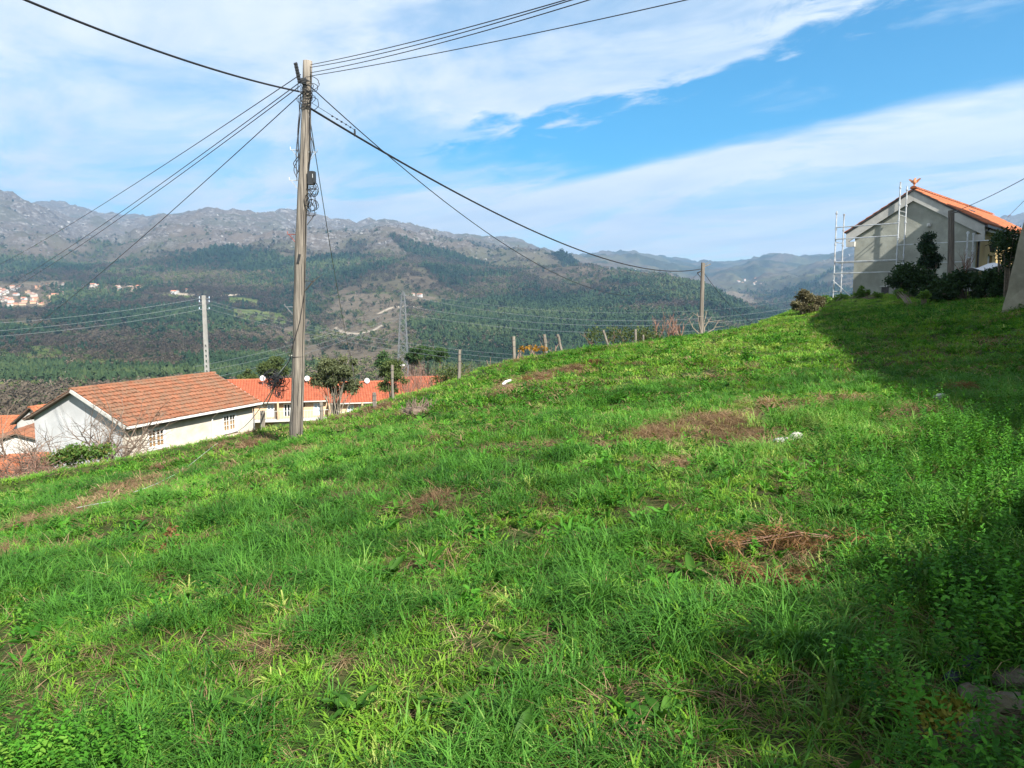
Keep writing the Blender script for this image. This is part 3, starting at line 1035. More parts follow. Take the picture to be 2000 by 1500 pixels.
m, t, p, out = newmat('hillside')
vec = posvec(t)
big = t.noise(vec, .004, 6, .6); mid = t.noise(vec, .016, 8, .68); fine = t.noise(vec, .055, 8, .75)
scrub = t.mix(t.smooth(mid, .35, .65), (.060, .050, .034), (.120, .092, .064))
scrub = t.mix(t.smooth(big, .42, .62, 0, .6), scrub, (.070, .078, .032))
rockc = t.mix(t.smooth(fine, .44, .60), (.080, .066, .056), (.235, .217, .205))
rockc = t.mix(t.smooth(mid, .41, .54, 0, .85), rockc, (.105, .084, .066))
rockc = t.mix(t.smooth(big, .50, .60, 0, .55), rockc, (.072, .072, .05))
col = t.mix(t.math('MULTIPLY', attr(t, 'rock'), t.smooth(fine, .2, .6, .6, 1.0)), scrub, rockc)
col = t.mix(t.math('MULTIPLY', attr(t, 'forest'), .95), col, (.022, .034, .018))
col = t.mix(attr(t, 'field'), col, t.mix(t.smooth(mid, .4, .6), (.075, .105, .03), (.135, .155, .055)))
col = t.mix(attr(t, 'bare'), col, t.mix(t.smooth(fine, .3, .6), (.085, .068, .046), (.155, .125, .088)))
col = t.mix(attr(t, 'track'), col, (.42, .35, .27))
t.link(col, p.inputs['Base Color'])
p.inputs['Roughness'].default_value = 1.0
p.inputs['Specular IOR Level'].default_value = 0.0
b = t.n('ShaderNodeBump'); b.inputs['Strength'].default_value = 1.0; b.inputs['Distance'].default_value = 6.0
t.link(t.math('ADD', fine, t.math('MULTIPLY', mid, 1.2)), b.inputs['Height']); t.link(b.outputs[0], p.inputs['Normal'])
hm = np_mesh('mountain_terrain', np.stack([FGX.ravel(), FGY.ravel(), FZ.ravel()], 1), grid_faces(len(FA), len(FY)), m, True,
             {'rock': rock, 'forest': forest, 'field': field, 'bare': bare, 'track': track})
link('mountain_terrain', hm, kind='structure')


def far_z(x, y, arr=None):
    arr = FZ if arr is None else arr
    a = (x / y - FA[0]) / (FA[1] - FA[0])
    i = np.clip(np.floor(a).astype(int), 0, len(FA) - 2); fa = np.clip(a - i, 0, 1)
    j = np.clip(np.searchsorted(FY, y) - 1, 0, len(FY) - 2); fy = (y - FY[j]) / (FY[j + 1] - FY[j])
    return (arr[i, j] * (1 - fa) + arr[i + 1, j] * fa) * (1 - fy) + (arr[i, j + 1] * (1 - fa) + arr[i + 1, j + 1] * fa) * fy


def far_hit(px, py):
    a = (px - 1000) / F; d = ray(px, py)
    j0 = int(np.searchsorted(FY, 420))
    ii = int(np.clip((a / d.y - FA[0]) / (FA[1] - FA[0]), 0, len(FA) - 1))
    for j in range(j0, len(FY)):
        z = 1.6 + FY[j] * d.z / d.y
        if FZ[ii, j] >= z:
            return Vector((FY[j] * d.x / d.y, FY[j], FZ[ii, j]))
    return None


# ---- woodland and boulders on the far slopes
def cone_proto(name, mat, rg, tiers=3, n=7):
    V = []; Fs = []
    for k in range(tiers):
        z0 = .12 + .26 * k; z1 = min(1.0, z0 + .5); r = .34 * (1 - .25 * k)
        o = len(V)
        for i in range(n):
            a = 2 * math.pi * i / n + k
            q = r * rg.uniform(.7, 1.2)
            V.append((math.cos(a) * q, math.sin(a) * q, z0 + rg.uniform(-.05, .05)))
        V.append((rg.uniform(-.03, .03), rg.uniform(-.03, .03), z1))
        for i in range(n): Fs.append((o + i, o + (i + 1) % n, o + n))
    me = bpy.data.meshes.new(name); me.from_pydata(V, [], Fs); me.materials.append(mat)
    return me


def lump_proto(name, mat, rg, r=(.5, .5, .45), z=.5, rough=.5, sub=2, smooth=False):
    q = MB().blob((0, 0, z), r, rg, sub, rough)
    me = bpy.data.meshes.new(name); me.from_pydata(q.v, [], q.f); me.materials.append(mat)
    if smooth: me.polygons.foreach_set('use_smooth', [True] * len(me.polygons))
    return me


def fuzz_proto(name, mat, rg, n=70, r=(.5, .5, .45), z=.52, size=.2, trunk=True, vert=0.0):
    V = []; Fs = []
    cl = [Vector((rg.gauss(0, .5) * r[0], rg.gauss(0, .5) * r[1], z + rg.gauss(0, .45) * r[2])) for _ in range(7)]
    for k in range(n):
        d = Vector((rg.gauss(0, 1), rg.gauss(0, 1), rg.gauss(0, 1))).normalized()
        p_ = cl[k % 7] + Vector((d.x * r[0], d.y * r[1], d.z * r[2])) * .5 * rg.random() ** .4
        a = Vector((rg.gauss(0, 1), rg.gauss(0, 1), rg.gauss(0, 1) + vert)).normalized(); b = a.orthogonal().normalized(); b.rotate(Matrix.Rotation(rg.uniform(0, 6.28), 3, a))
        L = size * rg.uniform(.6, 1.4); W = L * (.75 if vert == 0 else .3); o = len(V)
        V += [tuple(p_ - a * L * .5), tuple(p_ + b * W * .5), tuple(p_ + a * L * .5), tuple(p_ - b * W * .5)]; Fs.append((o, o + 1, o + 2, o + 3))
    o = len(V); V += [(-.02, 0, -.1), (.02, 0, -.1), (0, .02, z)]; Fs.append((o, o + 1, o + 2))
    me = bpy.data.meshes.new(name); me.from_pydata(V, [], Fs); me.materials.append(mat)
    return me


def farleaf(name, stops):
    m, t, p, out = newmat(name)
    col = t.ramp(attr(t, 'tint', 'INSTANCER'), stops)
    t.link(col, p.inputs['Base Color']); p.inputs['Roughness'].default_value = 1; p.inputs['Specular IOR Level'].default_value = 0
    return m


FM1 = farleaf('far_conifer', [(0, (.014, .030, .017)), (.6, (.030, .052, .024)), (1, (.056, .078, .032))])
FM2 = farleaf('far_broadleaf', [(0, (.028, .045, .018)), (.6, (.062, .082, .028)), (1, (.115, .125, .045))])
FM3 = farleaf('far_bare_tree', [(0, (.060, .049, .036)), (.6, (.110, .088, .064)), (1, (.165, .132, .10))])
FM4 = farleaf('far_boulder', [(0, (.13, .12, .11)), (1, (.29, .275, .26))])
rg = random.Random(77)
fp = [cone_proto('f', FM1, rg) for _ in range(3)] + [fuzz_proto('f', FM1, rg, 60, (.32, .32, .5), .52, .22) for _ in range(2)] + [fuzz_proto('f', FM2, rg, 80) for _ in range(3)] + [fuzz_proto('f', FM3, rg, 60, (.5, .5, .5), .5, .3, True, 1.6) for _ in range(2)]


def forest_pts():
    n = 460000
    u = nr.random(n)
    Y = 220 * (3900 / 220) ** u                        # even in the picture rather than on the ground
    A = nr.random(n) * 1.75 - .90
    X = A * Y
    f = far_z(X, Y, forest); r = far_z(X, Y, rock); fl = far_z(X, Y, field); ba = far_z(X, Y, bare); tr = far_z(X, Y, track)
    clump = sstep(fbm(X / 55, Y / 55, 3, 610), .42, .60)
    pr = np.clip(f * .9 + (1 - f) * (.05 + .22 * clump) * (1 - r * .85), 0, 1) * (1 - .85 * fl) * (1 - .7 * ba) * (1 - tr)
    keep = nr.random(n) < pr
    X, Y, f = X[keep], Y[keep], f[keep]; n = len(X)
    sp = fbm(X / 190, Y / 190, 3, 640); q = nr.random(n)
    px = X / Y * F + 1000
    conif = (f > .5) & ((q < .82) | (px > 780)) & ((px > 600) | (Y > 1900) | (sp + (nr.random(n) - .5) * .5 > .52))
    conif &= (fbm(X / 300, Y / 300, 4, 811) + (nr.random(n) - .5) * .25 > .42)
    idx = np.where(conif, np.where(q < .45, nr.integers(0, 3, n), nr.integers(3, 5, n)), np.where(sp + (nr.random(n) - .5) * .9 > .52, np.where(nr.random(n) < .3, nr.integers(3, 5, n), nr.integers(5, 8, n)), nr.integers(8, 10, n)))
    h = np.where(conif, 8 + 10 * nr.random(n), 5 + 6 * nr.random(n)) * (1 + np.clip((Y - 1500) / 6000, 0, .5)) * np.clip(Y / 1100, .62, 1)
    s = np.stack([h * np.where(conif, 1.0, 1.15), h * np.where(conif, 1.0, 1.15), h], 1)
    tint = np.clip(.18 + nr.random(n) * .45 + (sp - .5) * 1.9 + (fbm(X / 420, Y / 420, 3, 655) - .5) * 1.2, 0, 1)
    return np.stack([X, Y, far_z(X, Y) - .4], 1), np.stack([np.zeros(n), np.zeros(n), nr.random(n) * 6.28], 1), s, idx, tint


fpts = forest_pts()
scatter('hillside_woodland', fp, *fpts)


def rock_pts():
    n = 60000
    Y = 1400 * (5600 / 1400) ** nr.random(n); X = (nr.random(n) * 1.75 - .9) * Y
    r = far_z(X, Y, rock); cl = sstep(fbm(X / 150, Y / 150, 4, 700), .46, .62)
    keep = nr.random(n) < r * (.06 + .55 * cl)
    X, Y = X[keep], Y[keep]; n = len(X)
    s = (3 + 11 * nr.random(n) ** 3) * np.clip(Y / 3000, .7, 1.4)
    return np.stack([X, Y, far_z(X, Y) - .2 * s], 1), np.stack([nr.normal(0, .3, n), nr.normal(0, .3, n), nr.random(n) * 6.28], 1), np.stack([s * (.8 + .8 * nr.random(n)), s, s * (.6 + .5 * nr.random(n))], 1), nr.integers(0, 3, n), nr.random(n)


scatter('mountain_boulders', [lump_proto('r', FM4, rg, (.5, .5, .4), .25, .45, 1) for _ in range(3)], *rock_pts())
# ------------------------------------------------------------------ building helpers
def tile_mesh(o, u, v, Lu, Lv, tw, tl, rg, jit=.012, arc=.055, thick=.022, clip=None):
    """rows of curved clay tiles laid up a slope; o = eave corner, u along the eave, v up the slope"""
    o, u, v = Vector(o), Vector(u).normalized(), Vector(v).normalized()
    n = u.cross(v)
    if n.z < 0: n = -n
    nr_, nc = max(1, round(Lv / tl)), max(1, round(Lu / tw))
    tl2, tw2 = Lv / nr_, Lu / nc
    mb = MB()
    for r in range(nr_):
        for c in range(nc):
            if clip and not clip((c + .5) * tw2, (r + .5) * tl2): continue
            j = rg.gauss(0, jit); k = rg.gauss(0, jit * .6)
            b = o + u * (c * tw2 + k) + v * (r * tl2 + j)
            vs = []
            for e, lift in ((0, thick + abs(rg.gauss(0, .004))), (tl2 * 1.08, 0)):
                for q in range(5):
                    s = q / 4
                    vs.append(b + v * e + u * (s * tw2) + n * (lift + arc * math.sin(math.pi * s)))
            fs = [(q, q + 1, q + 6, q + 5) for q in range(4)]
            vs += [b - n * .01, b + u * tw2 - n * .01]
            fs += [(10, 11, 4, 3, 2, 1, 0)]
            mb.add(vs, fs, min(1, max(0, rg.gauss(.5, .15))))
    return mb


def ridge_tiles(a, b, r, seg, rg):
    a, b = Vector(a), Vector(b); d = b - a; L = d.length; d.normalize()
    s = d.cross(Vector((0, 0, 1))).normalized(); mb = MB(); n = max(1, round(L / seg))
    for i in range(n):
        p0 = a + d * (L * i / n); p1 = a + d * (L * (i + 1.08) / n)
        vs = []
        for p, rr in ((p0, r * 1.1), (p1, r * .93)):
            for q in range(6):
                t_ = math.pi * q / 5
                vs.append(p + s * math.cos(t_) * rr + Vector((0, 0, 1)) * math.sin(t_) * rr * .8)
        mb.add(vs, [(q, q + 1, q + 7, q + 6) for q in range(5)] + [(5, 4, 3, 2, 1, 0)], min(1, max(0, rg.gauss(.55, .2))))
    return mb


UP = Vector((0, 0, 1))


def wall_open(o, u, L, z0, z1, nrm, thick, holes):
    """vertical wall with rectangular openings: holes = (s0, s1, h0, h1) along u and in height"""
    o, u, nrm = Vector(o), Vector(u), Vector(nrm)
    xs = sorted(set([0, L] + [h[0] for h in holes] + [h[1] for h in holes]))
    zs = sorted(set([z0, z1] + [h[2] for h in holes] + [h[3] for h in holes]))
    mb = MB()
    for a, b in zip(xs[:-1], xs[1:]):
        for c, d in zip(zs[:-1], zs[1:]):
            if any(h[0] <= a and b <= h[1] and h[2] <= c and d <= h[3] for h in holes): continue
            mb.obox(Vector((o.x, o.y, c)) + u * a, u * (b - a), -nrm * thick, UP * (d - c))
    return mb


def casement(parent, o, u, nrm, s0, s1, h0, h1, mat_in, rows=3, sill=True, curtain_h=.68):
    """two-leaf white window in an opening"""
    o, u, nrm = Vector(o), Vector(u), Vector(nrm)
    b = Vector((o.x, o.y, 0))
    w = s1 - s0; f = .07
    fr = MB()
    for (x0, x1, z0, z1) in ((s0, s0 + f, h0, h1), (s1 - f, s1, h0, h1), (s0 + f, s1 - f, h1 - f, h1), (s0 + f, s1 - f, h0, h0 + f)):
        fr.obox(b + u * x0 + UP * z0 + nrm * .03, u * (x1 - x0), -nrm * .10, UP * (z1 - z0))
    win = fr.build('window', MATS['white_paint'], parent)
    for k in range(2):
        x0 = s0 + f + k * (w - 2 * f) / 2; x1 = x0 + (w - 2 * f) / 2
        sa = MB(); g = .045
        for (a0, a1, z0, z1) in ((x0, x0 + g, h0 + f, h1 - f), (x1 - g, x1, h0 + f, h1 - f), (x0 + g, x1 - g, h1 - f - g, h1 - f), (x0 + g, x1 - g, h0 + f, h0 + f + g)):
            sa.obox(b + u * a0 + UP * z0 + nrm * .012, u * (a1 - a0), -nrm * .05, UP * (z1 - z0))
        mid = (x0 + x1) / 2
        sa.obox(b + u * (mid - .014) + UP * (h0 + f + g) + nrm * .008, u * .028, -nrm * .03, UP * (h1 - h0 - 2 * f - 2 * g))
        for r in range(1, rows):
            zz_ = h0 + f + g + (h1 - h0 - 2 * f - 2 * g) * r / rows
            sa.obox(b + u * (x0 + g) + UP * (zz_ - .014) + nrm * .006, u * (x1 - x0 - 2 * g), -nrm * .03, UP * .028)
        sa.build('sash', MATS['white_paint'], win)
        MB().obox(b + u * (x0 + g) + UP * (h0 + f + g) - nrm * .012, u * (x1 - x0 - 2 * g), -nrm * .006, UP * (h1 - h0 - 2 * f - 2 * g)).build('pane', MATS['glass_see'], win)
    MB().obox(b + u * (s0 + f) + UP * (h0 + f) - nrm * .075, u * (w - 2 * f), -nrm * .02, UP * ((h1 - h0 - 2 * f) * curtain_h)).build('blind', mat_in, win)
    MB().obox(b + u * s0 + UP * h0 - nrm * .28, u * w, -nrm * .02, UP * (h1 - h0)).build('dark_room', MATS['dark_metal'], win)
    if sill:
        MB().obox(b + u * (s0 - .06) + UP * (h0 - .07) + nrm * .09, u * (w + .12), -nrm * .16, UP * .068).build('sill', MATS['white_paint'], win)
    return win


m, t, p, out = newmat('glass_see')
p.inputs['Base Color'].default_value = (.9, .93, .95, 1)
gl = t.n('ShaderNodeBsdfGlossy'); gl.inputs['Roughness'].default_value = .05; gl.inputs[0].default_value = (.8, .85, .9, 1)
tp_ = t.n('ShaderNodeBsdfTransparent')
lw_ = t.n('ShaderNodeLayerWeight'); fac_ = t.math('ADD', t.math('MULTIPLY', t.math('POWER', lw_.outputs['Facing'], 4.0), .5), .03)
mx_ = t.n('ShaderNodeMixShader')
t.link(fac_, mx_.inputs[0]); t.link(tp_.outputs[0], mx_.inputs[1]); t.link(gl.outputs[0], mx_.inputs[2]); t.link(mx_.outputs[0], out.inputs[0])

# ------------------------------------------------------------------ the cream house below the crest
rg = random.Random(3)
E1 = at(246.4, 832.6, 35.8); E2 = at(509.6, 785, 45.05)
ez = (E1.z + E2.z) / 2
ax = Vector((E2.x - E1.x, E2.y - E1.y, 0)); hl = ax.length; ax.normalize()
gd = Vector((-ax.y, ax.x, 0))                       # from the near eave towards the far eave
HW = 3.35; RISE = 1.62
o0 = Vector((E1.x, E1.y, ez))
hz0 = min(zat(o0.x, o0.y), zat(E2.x, E2.y)) - 1.0
house = thing('cream_house', (o0.x, o0.y, zat(o0.x, o0.y)), 'long cream house with weathered tiled roof and white casement windows just below the meadow', 'house')
ov, og = .38, .30                                   # eave and gable overhangs
w0 = o0 + gd * ov + ax * og; wl = hl - 2 * og; ww = 2 * HW - 2 * ov
ztop = ez - .02
# window openings from their pixels
def along(px, base, u, ref):
    a = (px - 1000) / F
    # point base + u s with X / depth-along-ray = a
    best = None
    for k in range(0, 3000):
        s = k * .01 * ref; q = base + u * s
        r_ = q - EYE
        pr = r_.x / (r_.y * CP - r_.z * SP)
        if best is None or abs(pr - a) < best[0]: best = (abs(pr - a), s)
    return best[1]
sA0, sA1 = along(286, w0, ax, 1), along(321, w0, ax, 1)
sB0, sB1 = along(433.5, w0, ax, 1), along(460, w0, ax, 1)
def height(py, s):
    q = w0 + ax * s; return at(500, py, q.y).z
hA0, hA1 = height(879, sA0), height(839, sA0)
hB0, hB1 = hA0, hA1
holes = [(sA0, sA1, hA0, hA1), (sB0, sB1, hB0, hB1)]
wall_open(w0, ax, wl, hz0, ztop, -gd, .22, holes).build('front_wall', MATS['plaster_cream'], house)
for h in holes: casement(house, w0, ax, -gd, *h, MATS['shutter_tan'])
# gables and back wall
slope = RISE / HW
zr = ez + RISE
def gable(off, thick):
    a = w0 + ax * off + gd * .22; b = a + gd * (ww - .22)
    mid = o0 + gd * HW + ax * (og + off)
    k = lambda q: Vector((q.x, q.y, 0))
    za = ez + slope * (ov + .22) - .05
    return MB().poly_prism([k(a) + UP * hz0, k(b) + UP * hz0, k(b) + UP * (ez + slope * ov - .05), k(mid) + UP * (zr - .06), k(a) + UP * za], ax * thick)
gable(0, .22).build('gable_wall', MATS['plaster_gable'], house)
gable(wl - .22, .22).build('gable_wall', MATS['plaster_gable'], house)
bw = w0 + gd * ww
MB().obox(Vector((bw.x, bw.y, hz0)) + ax * .22, ax * (wl - .44), -gd * .22, UP * (ez + slope * ov - .08 - hz0)).build('back_wall', MATS['plaster_cream'], house)
# roof deck, tiles, ridge, fascia
deck = MB()
rl = math.hypot(HW, RISE)
v1 = (gd * HW + UP * RISE).normalized(); v2 = (-gd * HW + UP * RISE).normalized()
n1_ = Vector((0, 0, 1)) - v1 * v1.z; n1_.normalize()
n2_ = Vector((0, 0, 1)) - v2 * v2.z; n2_.normalize()
oB = o0 + gd * (2 * HW)
deck.obox(o0 - n1_ * .09, ax * hl, v1 * rl, n1_ * .075)
deck.obox(oB - n2_ * .09, ax * hl, v2 * rl, n2_ * .075)
roof = deck.build('roof', MATS['eave_brown'], house)
tile_mesh(o0 - v1 * .06, ax, v1, hl, rl, .235, .345, rg, .016, .045, .055).build('roof_tiles', MATS['tile_old'], roof, kind='stuff')
tile_mesh(oB - v2 * .06 + ax * hl, -ax, v2, hl, rl, .235, .345, rg, .016).build('roof_tiles', MATS['tile_old'], roof, kind='stuff')
ridge_tiles(o0 + gd * HW + UP * (RISE + .0) - ax * .05, o0 + gd * HW + UP * RISE + ax * (hl + .05), .12, .4, rg).build('ridge_tiles', MATS['tile_old'], roof, kind='stuff')
MB().obox(o0 - gd * .115 - UP * .13, ax * hl, gd * .11, UP * .11).build('gutter', MATS['white_paint'], house)
MB().obox(o0 - UP * .26 + gd * .06 + ax * .3, ax * (hl - .6), gd * .3, UP * .15).build('soffit', MATS['eave_brown'], house)
for e in (0, hl - .0):
    q = o0 + ax * (e - (.06 if e == 0 else -.005))
    MB().obox(q - n1_ * .16, ax * .05, v1 * rl, n1_ * .17).build('verge_board', MATS['trim_pale'], house)
sp_ = along(412, w0, ax, 1)
dp = MB(); q = w0 + ax * sp_ - gd * .06
dp.tube([o0 + ax * (og + sp_ + .1) - gd * .05 - UP * .1, q + UP * (-.45) , Vector((q.x, q.y, hA0 - .6))], .045, 8)
dp.build('downpipe', MATS['white_paint'], house)
q = w0 + ax * (wl + .02) - gd * .06
MB().tube([q + UP * (-.12), Vector((q.x, q.y, hA0 - 1.2))], .04, 8).build('downpipe', MATS['galv'], house)
MB().obox(Vector((w0.x, w0.y, hA0 - .42)) - gd * .16, ax * (sA1 + 2.8), gd * .155, UP * .13).build('orange_base_band', MATS['orange_band'], house)
MB().obox(Vector((w0.x, w0.y, hA0 - .42)) - gd * .16 + ax * (sB0 - 1.2), ax * (wl - sB0 + 1.2), gd * .155, UP * .13).build('orange_base_band', MATS['orange_band'], house)


# ------------------------------------------------------------------ the row of houses behind, with satellite dishes
rg = random.Random(8)
RD = Vector((math.cos(R(15)), math.sin(R(15)), 0)); RB = Vector((-RD.y, RD.x, 0))
RO = at(509.6, 785.5, 75.0)


def row_unit(px0, px1, dz, rise, depth, label, detail):
    def s_at(px):
        a = (px - 1000) / F * 1.0
        k = ray(px, 780); a = k.x / k.y
        return (a * RO.y - RO.x) / (RD.x - a * RD.y)
    s0, s1 = s_at(px0), s_at(px1); L = s1 - s0
    e = RO + RD * s0 + UP * dz
    gz = -14.5
    h = thing('row_house', (e.x, e.y, gz), label, 'house', 'row of orange roofed houses below the meadow')
    ov = .55
    wallo = e + RB * ov
    holes = []
    for (a, b, z0, z1, kind) in detail:
        holes.append((s_at(a) - s0, s_at(b) - s0, e.z - z1, e.z - z0))
    wall_open(wallo, RD, L, gz, e.z + .12, -RB, .3, holes).build('front_wall', MATS['plaster_peach'], h)
    for (a, b, z0, z1, kind), q in zip(detail, holes):
        if kind == 'window':
            f = MB()
            bb = Vector((wallo.x, wallo.y, 0))
            for (x0, x1, c0, c1) in ((q[0], q[0] + .1, q[2], q[3]), (q[1] - .1, q[1], q[2], q[3]), (q[0] + .1, q[1] - .1, q[3] - .1, q[3]), ((q[0] + q[1]) / 2 - .05, (q[0] + q[1]) / 2 + .05, q[2], q[3] - .1)):
                f.obox(bb + RD * x0 + UP * c0 + RB * .02, RD * (x1 - x0), RB * .08, UP * (c1 - c0))
            w = f.build('window', MATS['white_paint'], h)
            MB().obox(bb + RD * (q[0] + .1) + UP * q[2] + RB * .12, RD * (q[1] - q[0] - .2), RB * .02, UP * (q[3] - q[2] - .1)).build('blind', MATS['curtain_blue'] if rg.random() < .6 else MATS['glass_dark'], w)
        else:
            bb = Vector((wallo.x, wallo.y, 0))
            MB().obox(bb + RD * q[0] + UP * q[2] + RB * .2, RD * (q[1] - q[0]), RB * .03, UP * (q[3] - q[2])).build('garage_door' if kind == 'garage' else 'vent', MATS['white_paint'] if kind == 'garage' else MATS['dark_metal'], h)
    # side and back walls
    for s in (0, L - .3):
        a = wallo + RD * s + RB * .3
        zb = e.z + (ov + .3) * rise / depth
        k = lambda q, z: Vector((q.x, q.y, z))
        dd = 2 * depth - 2 * ov - .3
        mid = e + RD * s + RB * depth
        MB().poly_prism([k(a, gz), k(a + RB * dd, gz), k(a + RB * dd, e.z + ov * rise / depth - .1), k(mid, e.z + rise - .12), k(a, zb - .1)], RD * .3).build('side_wall', MATS['plaster_peach'], h)
    v = (RB * depth + UP * rise).normalized(); v2 = (-RB * depth + UP * rise).normalized(); rl = math.hypot(depth, rise)
    n = (UP - v * v.z).normalized(); n2 = (UP - v2 * v2.z).normalized()
    far_e = e + RB * (2 * depth)
    rf = MB().obox(e - n * .1, RD * L, v * rl, n * .085).obox(far_e - n2 * .1, RD * L, v2 * rl, n2 * .085).build('roof', MATS['eave_brown'], h)
    tile_mesh(e - v * .05, RD, v, L, rl, .27, .42, rg, .006, .075).build('roof_tiles', MATS['tile_new'], rf, kind='stuff')
    tile_mesh(far_e + RD * L - v2 * .05, -RD, v2, L, rl, .27, .42, rg, .006, .075).build('roof_tiles', MATS['tile_new'], rf, kind='stuff')
    ridge_tiles(e + RB * depth + UP * rise, e + RB * depth + UP * rise + RD * L, .16, .45, rg).build('ridge_tiles', MATS['tile_new'], rf, kind='stuff')
    MB().obox(e - RB * .12 - UP * .12, RD * L, RB * .11, UP * .11).build('gutter', MATS['trim_pale'], h)
    # balcony slab with railing
    bz = e.z - 1.72
    bal = MB().obox(Vector((wallo.x, wallo.y, bz - .22)) - RB * 1.1, RD * L, RB * 1.09, UP * .2).build('balcony', MATS['trim_pale'], h)
    rail = MB()
    b0 = Vector((wallo.x, wallo.y, bz)) - RB * 1.05
    rail.obox(b0 + UP * .8, RD * L, RB * .05, UP * .05)
    for k in range(int(L / .28)):
        rail.obox(b0 + RD * (k * .28), RD * .03, RB * .03, UP * .8)
    rail.build('railing', MATS['trim_pale'], bal)
    for k in (0.02, L * .52):
        MB().obox(b0 + RD * k, RD * .16, RB * .9, UP * (1.70)).build('partition', MATS['plaster_peach'], h)
    return h, e, v, rl, L


row_unit(430, 640, 0, 1.80, 4.5, 'orange roofed row house with balcony beside the cream house gable', [(520, 535, .30, 1.55, 'window'), (553, 567, .30, 1.55, 'window'), (588, 595, .25, .70, 'vent'), (612, 628, .30, 1.55, 'window'), (532, 566, 2.15, 4.2, 'garage'), (603, 630, 2.15, 4.2, 'garage')])
row_unit(640.6, 764, -.32, 1.62, 4.4, 'orange roofed row house standing behind the olive tree', [(652, 662, .30, 1.50, 'window'), (678, 692, .30, 1.5, 'window'), (700, 714, .30, 1.5, 'window'), (735, 750, .3, 1.5, 'window'), (660, 690, 2.15, 4.2, 'garage')])
row_unit(764.6, 905, .12, 1.55, 4.4, 'orange roofed row house whose roof end shows above the meadow grass', [(780, 796, .30, 1.50, 'window'), (830, 846, .30, 1.5, 'window')])


def dish(px, py, Y, label):
    c = at(px, py, Y)
    d = thing('satellite_dish', (c.x, c.y, c.z - .55), label, 'satellite dish', 'satellite dishes on the row house roofs')
    nrm = Vector((.25, -.93, .27)).normalized(); s = nrm.cross(UP).normalized(); w = s.cross(nrm)
    mb = MB(); vs = [c - nrm * .07]; fs = []
    for ring, (rr, dp_) in enumerate(((.12, -.04), (.21, -.012), (.27, .018))):
        for k in range(16):
            a = 2 * math.pi * k / 16
            vs.append(c + (s * math.cos(a) + w * math.sin(a) * 1.06) * rr + nrm * dp_)
    for k in range(16):
        fs.append((0, 1 + k, 1 + (k + 1) % 16))
        for r_ in range(2):
            a, b = 1 + r_ * 16 + k, 1 + r_ * 16 + (k + 1) % 16
            fs.append((a, a + 16, b + 16, b))
    mb.add(vs, fs); mb.build('reflector', MATS['dish_white'], d, True)
    MB().tube([c - w * .3 + nrm * .0, c + nrm * .42 - w * .16], .014, 5).build('feed_arm', MATS['galv'], d)
    MB().box(c + nrm * .43 - w * .15, (.06, .1, .06)).build('feed_horn', MATS['dish_white'], d)
    MB().tube([c - nrm * .06, c - nrm * .12 - UP * .1, c - nrm * .12 - UP * .75], .025, 6).build('mast', MATS['galv'], d)


dish(513, 738.5, 78.0, 'white satellite dish on the roof above the hanging cable coil')
dish(600, 739, 79.5, 'white satellite dish right beside the wooden pole')
dish(717, 743.5, 81.5, 'white satellite dish at the right side of the olive tree crown')


# ------------------------------------------------------------------ small roofs at the foot of the slope on the left
def small_house(name, label, c, axis_deg, L, W, wall_h, rise, wmat, tmat, chim=False):
    """gabled house: c = ground centre"""
    u = Vector((math.cos(R(axis_deg)), math.sin(R(axis_deg)), 0)); v = Vector((-u.y, u.x, 0)); c = Vector(c)
    h = thing(name, c, label, 'house')
    k = lambda s, q, z: c + u * s + v * q + UP * z
    MB().poly_prism([k(-L / 2, -W / 2, -1), k(-L / 2, W / 2, -1), k(-L / 2, W / 2, wall_h), k(-L / 2, 0, wall_h + rise), k(-L / 2, -W / 2, wall_h)], u * L).build('wall', wmat, h)
    rf = None
    for s in (-1, 1):
        e = k(-L / 2 - .25, s * (W / 2 + .3), wall_h - .3 * rise / (W / 2) + .05)
        vv = (v * (-s) * (W / 2) + UP * rise).normalized(); rl = math.hypot(W / 2 + .3, rise * (1 + .6 / W))
        n = (UP - vv * vv.z).normalized()
        d = MB().obox(e, u * (L + .5), vv * rl, n * .06).build('roof', MATS['eave_brown'], h)
        tile_mesh(e + n * .065, u, vv, L + .5, rl, .25, .4, rg, .01, .06).build('roof_tiles', tmat, d, kind='stuff')
        rf = d
    ridge_tiles(k(-L / 2 - .25, 0, wall_h + rise + .09), k(L / 2 + .25, 0, wall_h + rise + .09), .14, .45, rg).build('ridge_tiles', tmat, h, kind='stuff')
    if chim:
        MB().obox(k(L * .2, W * .15, wall_h), u * .5, v * .5, UP * (rise + .7)).build('chimney', MATS['plaster_white'], h)
    return h, k, u, v


def gz(x, y): return zat(x, y)


q = at(12, 850, 58); hh, kk, uu, vv_ = small_house('village_house', 'white walled house with a broad orange roof behind the bare vine', (q.x - 4.9, q.y + 2.5, gz(q.x, q.y)), 12, 8.0, 5.0, q.z - gz(q.x, q.y), .9, MATS['plaster_white'], MATS['tile_light'])
q = at(96, 845, 50); small_house('village_house', 'narrow orange tiled house tucked against the cream house gable', (q.x, q.y + 2.5, gz(q.x, q.y)), 70, 5.5, 3.0, max(1.5, q.z + .6 - gz(q.x, q.y)), 1.0, MATS['plaster_white'], MATS['tile_light'])
q = at(22, 900, 40); small_house('village_house', 'low white outbuilding below the bare vine branches', (q.x - .6, q.y + 3, gz(q.x, q.y)), 104, 5.0, 4.2, max(1.2, at(22, 872, 41).z - gz(q.x, q.y)), .7, MATS['plaster_white'], MATS['tile_old'])
q = at(-8, 925, 22); small_house('garden_shed', 'tiny brick shed with orange tiles at the meadow edge', (q.x, q.y + .6, gz(q.x, q.y)), 25, 1.5, 1.3, max(.4, at(0, 930, 22).z - gz(q.x, q.y)), .33, MATS['stone'], MATS['tile_light'])

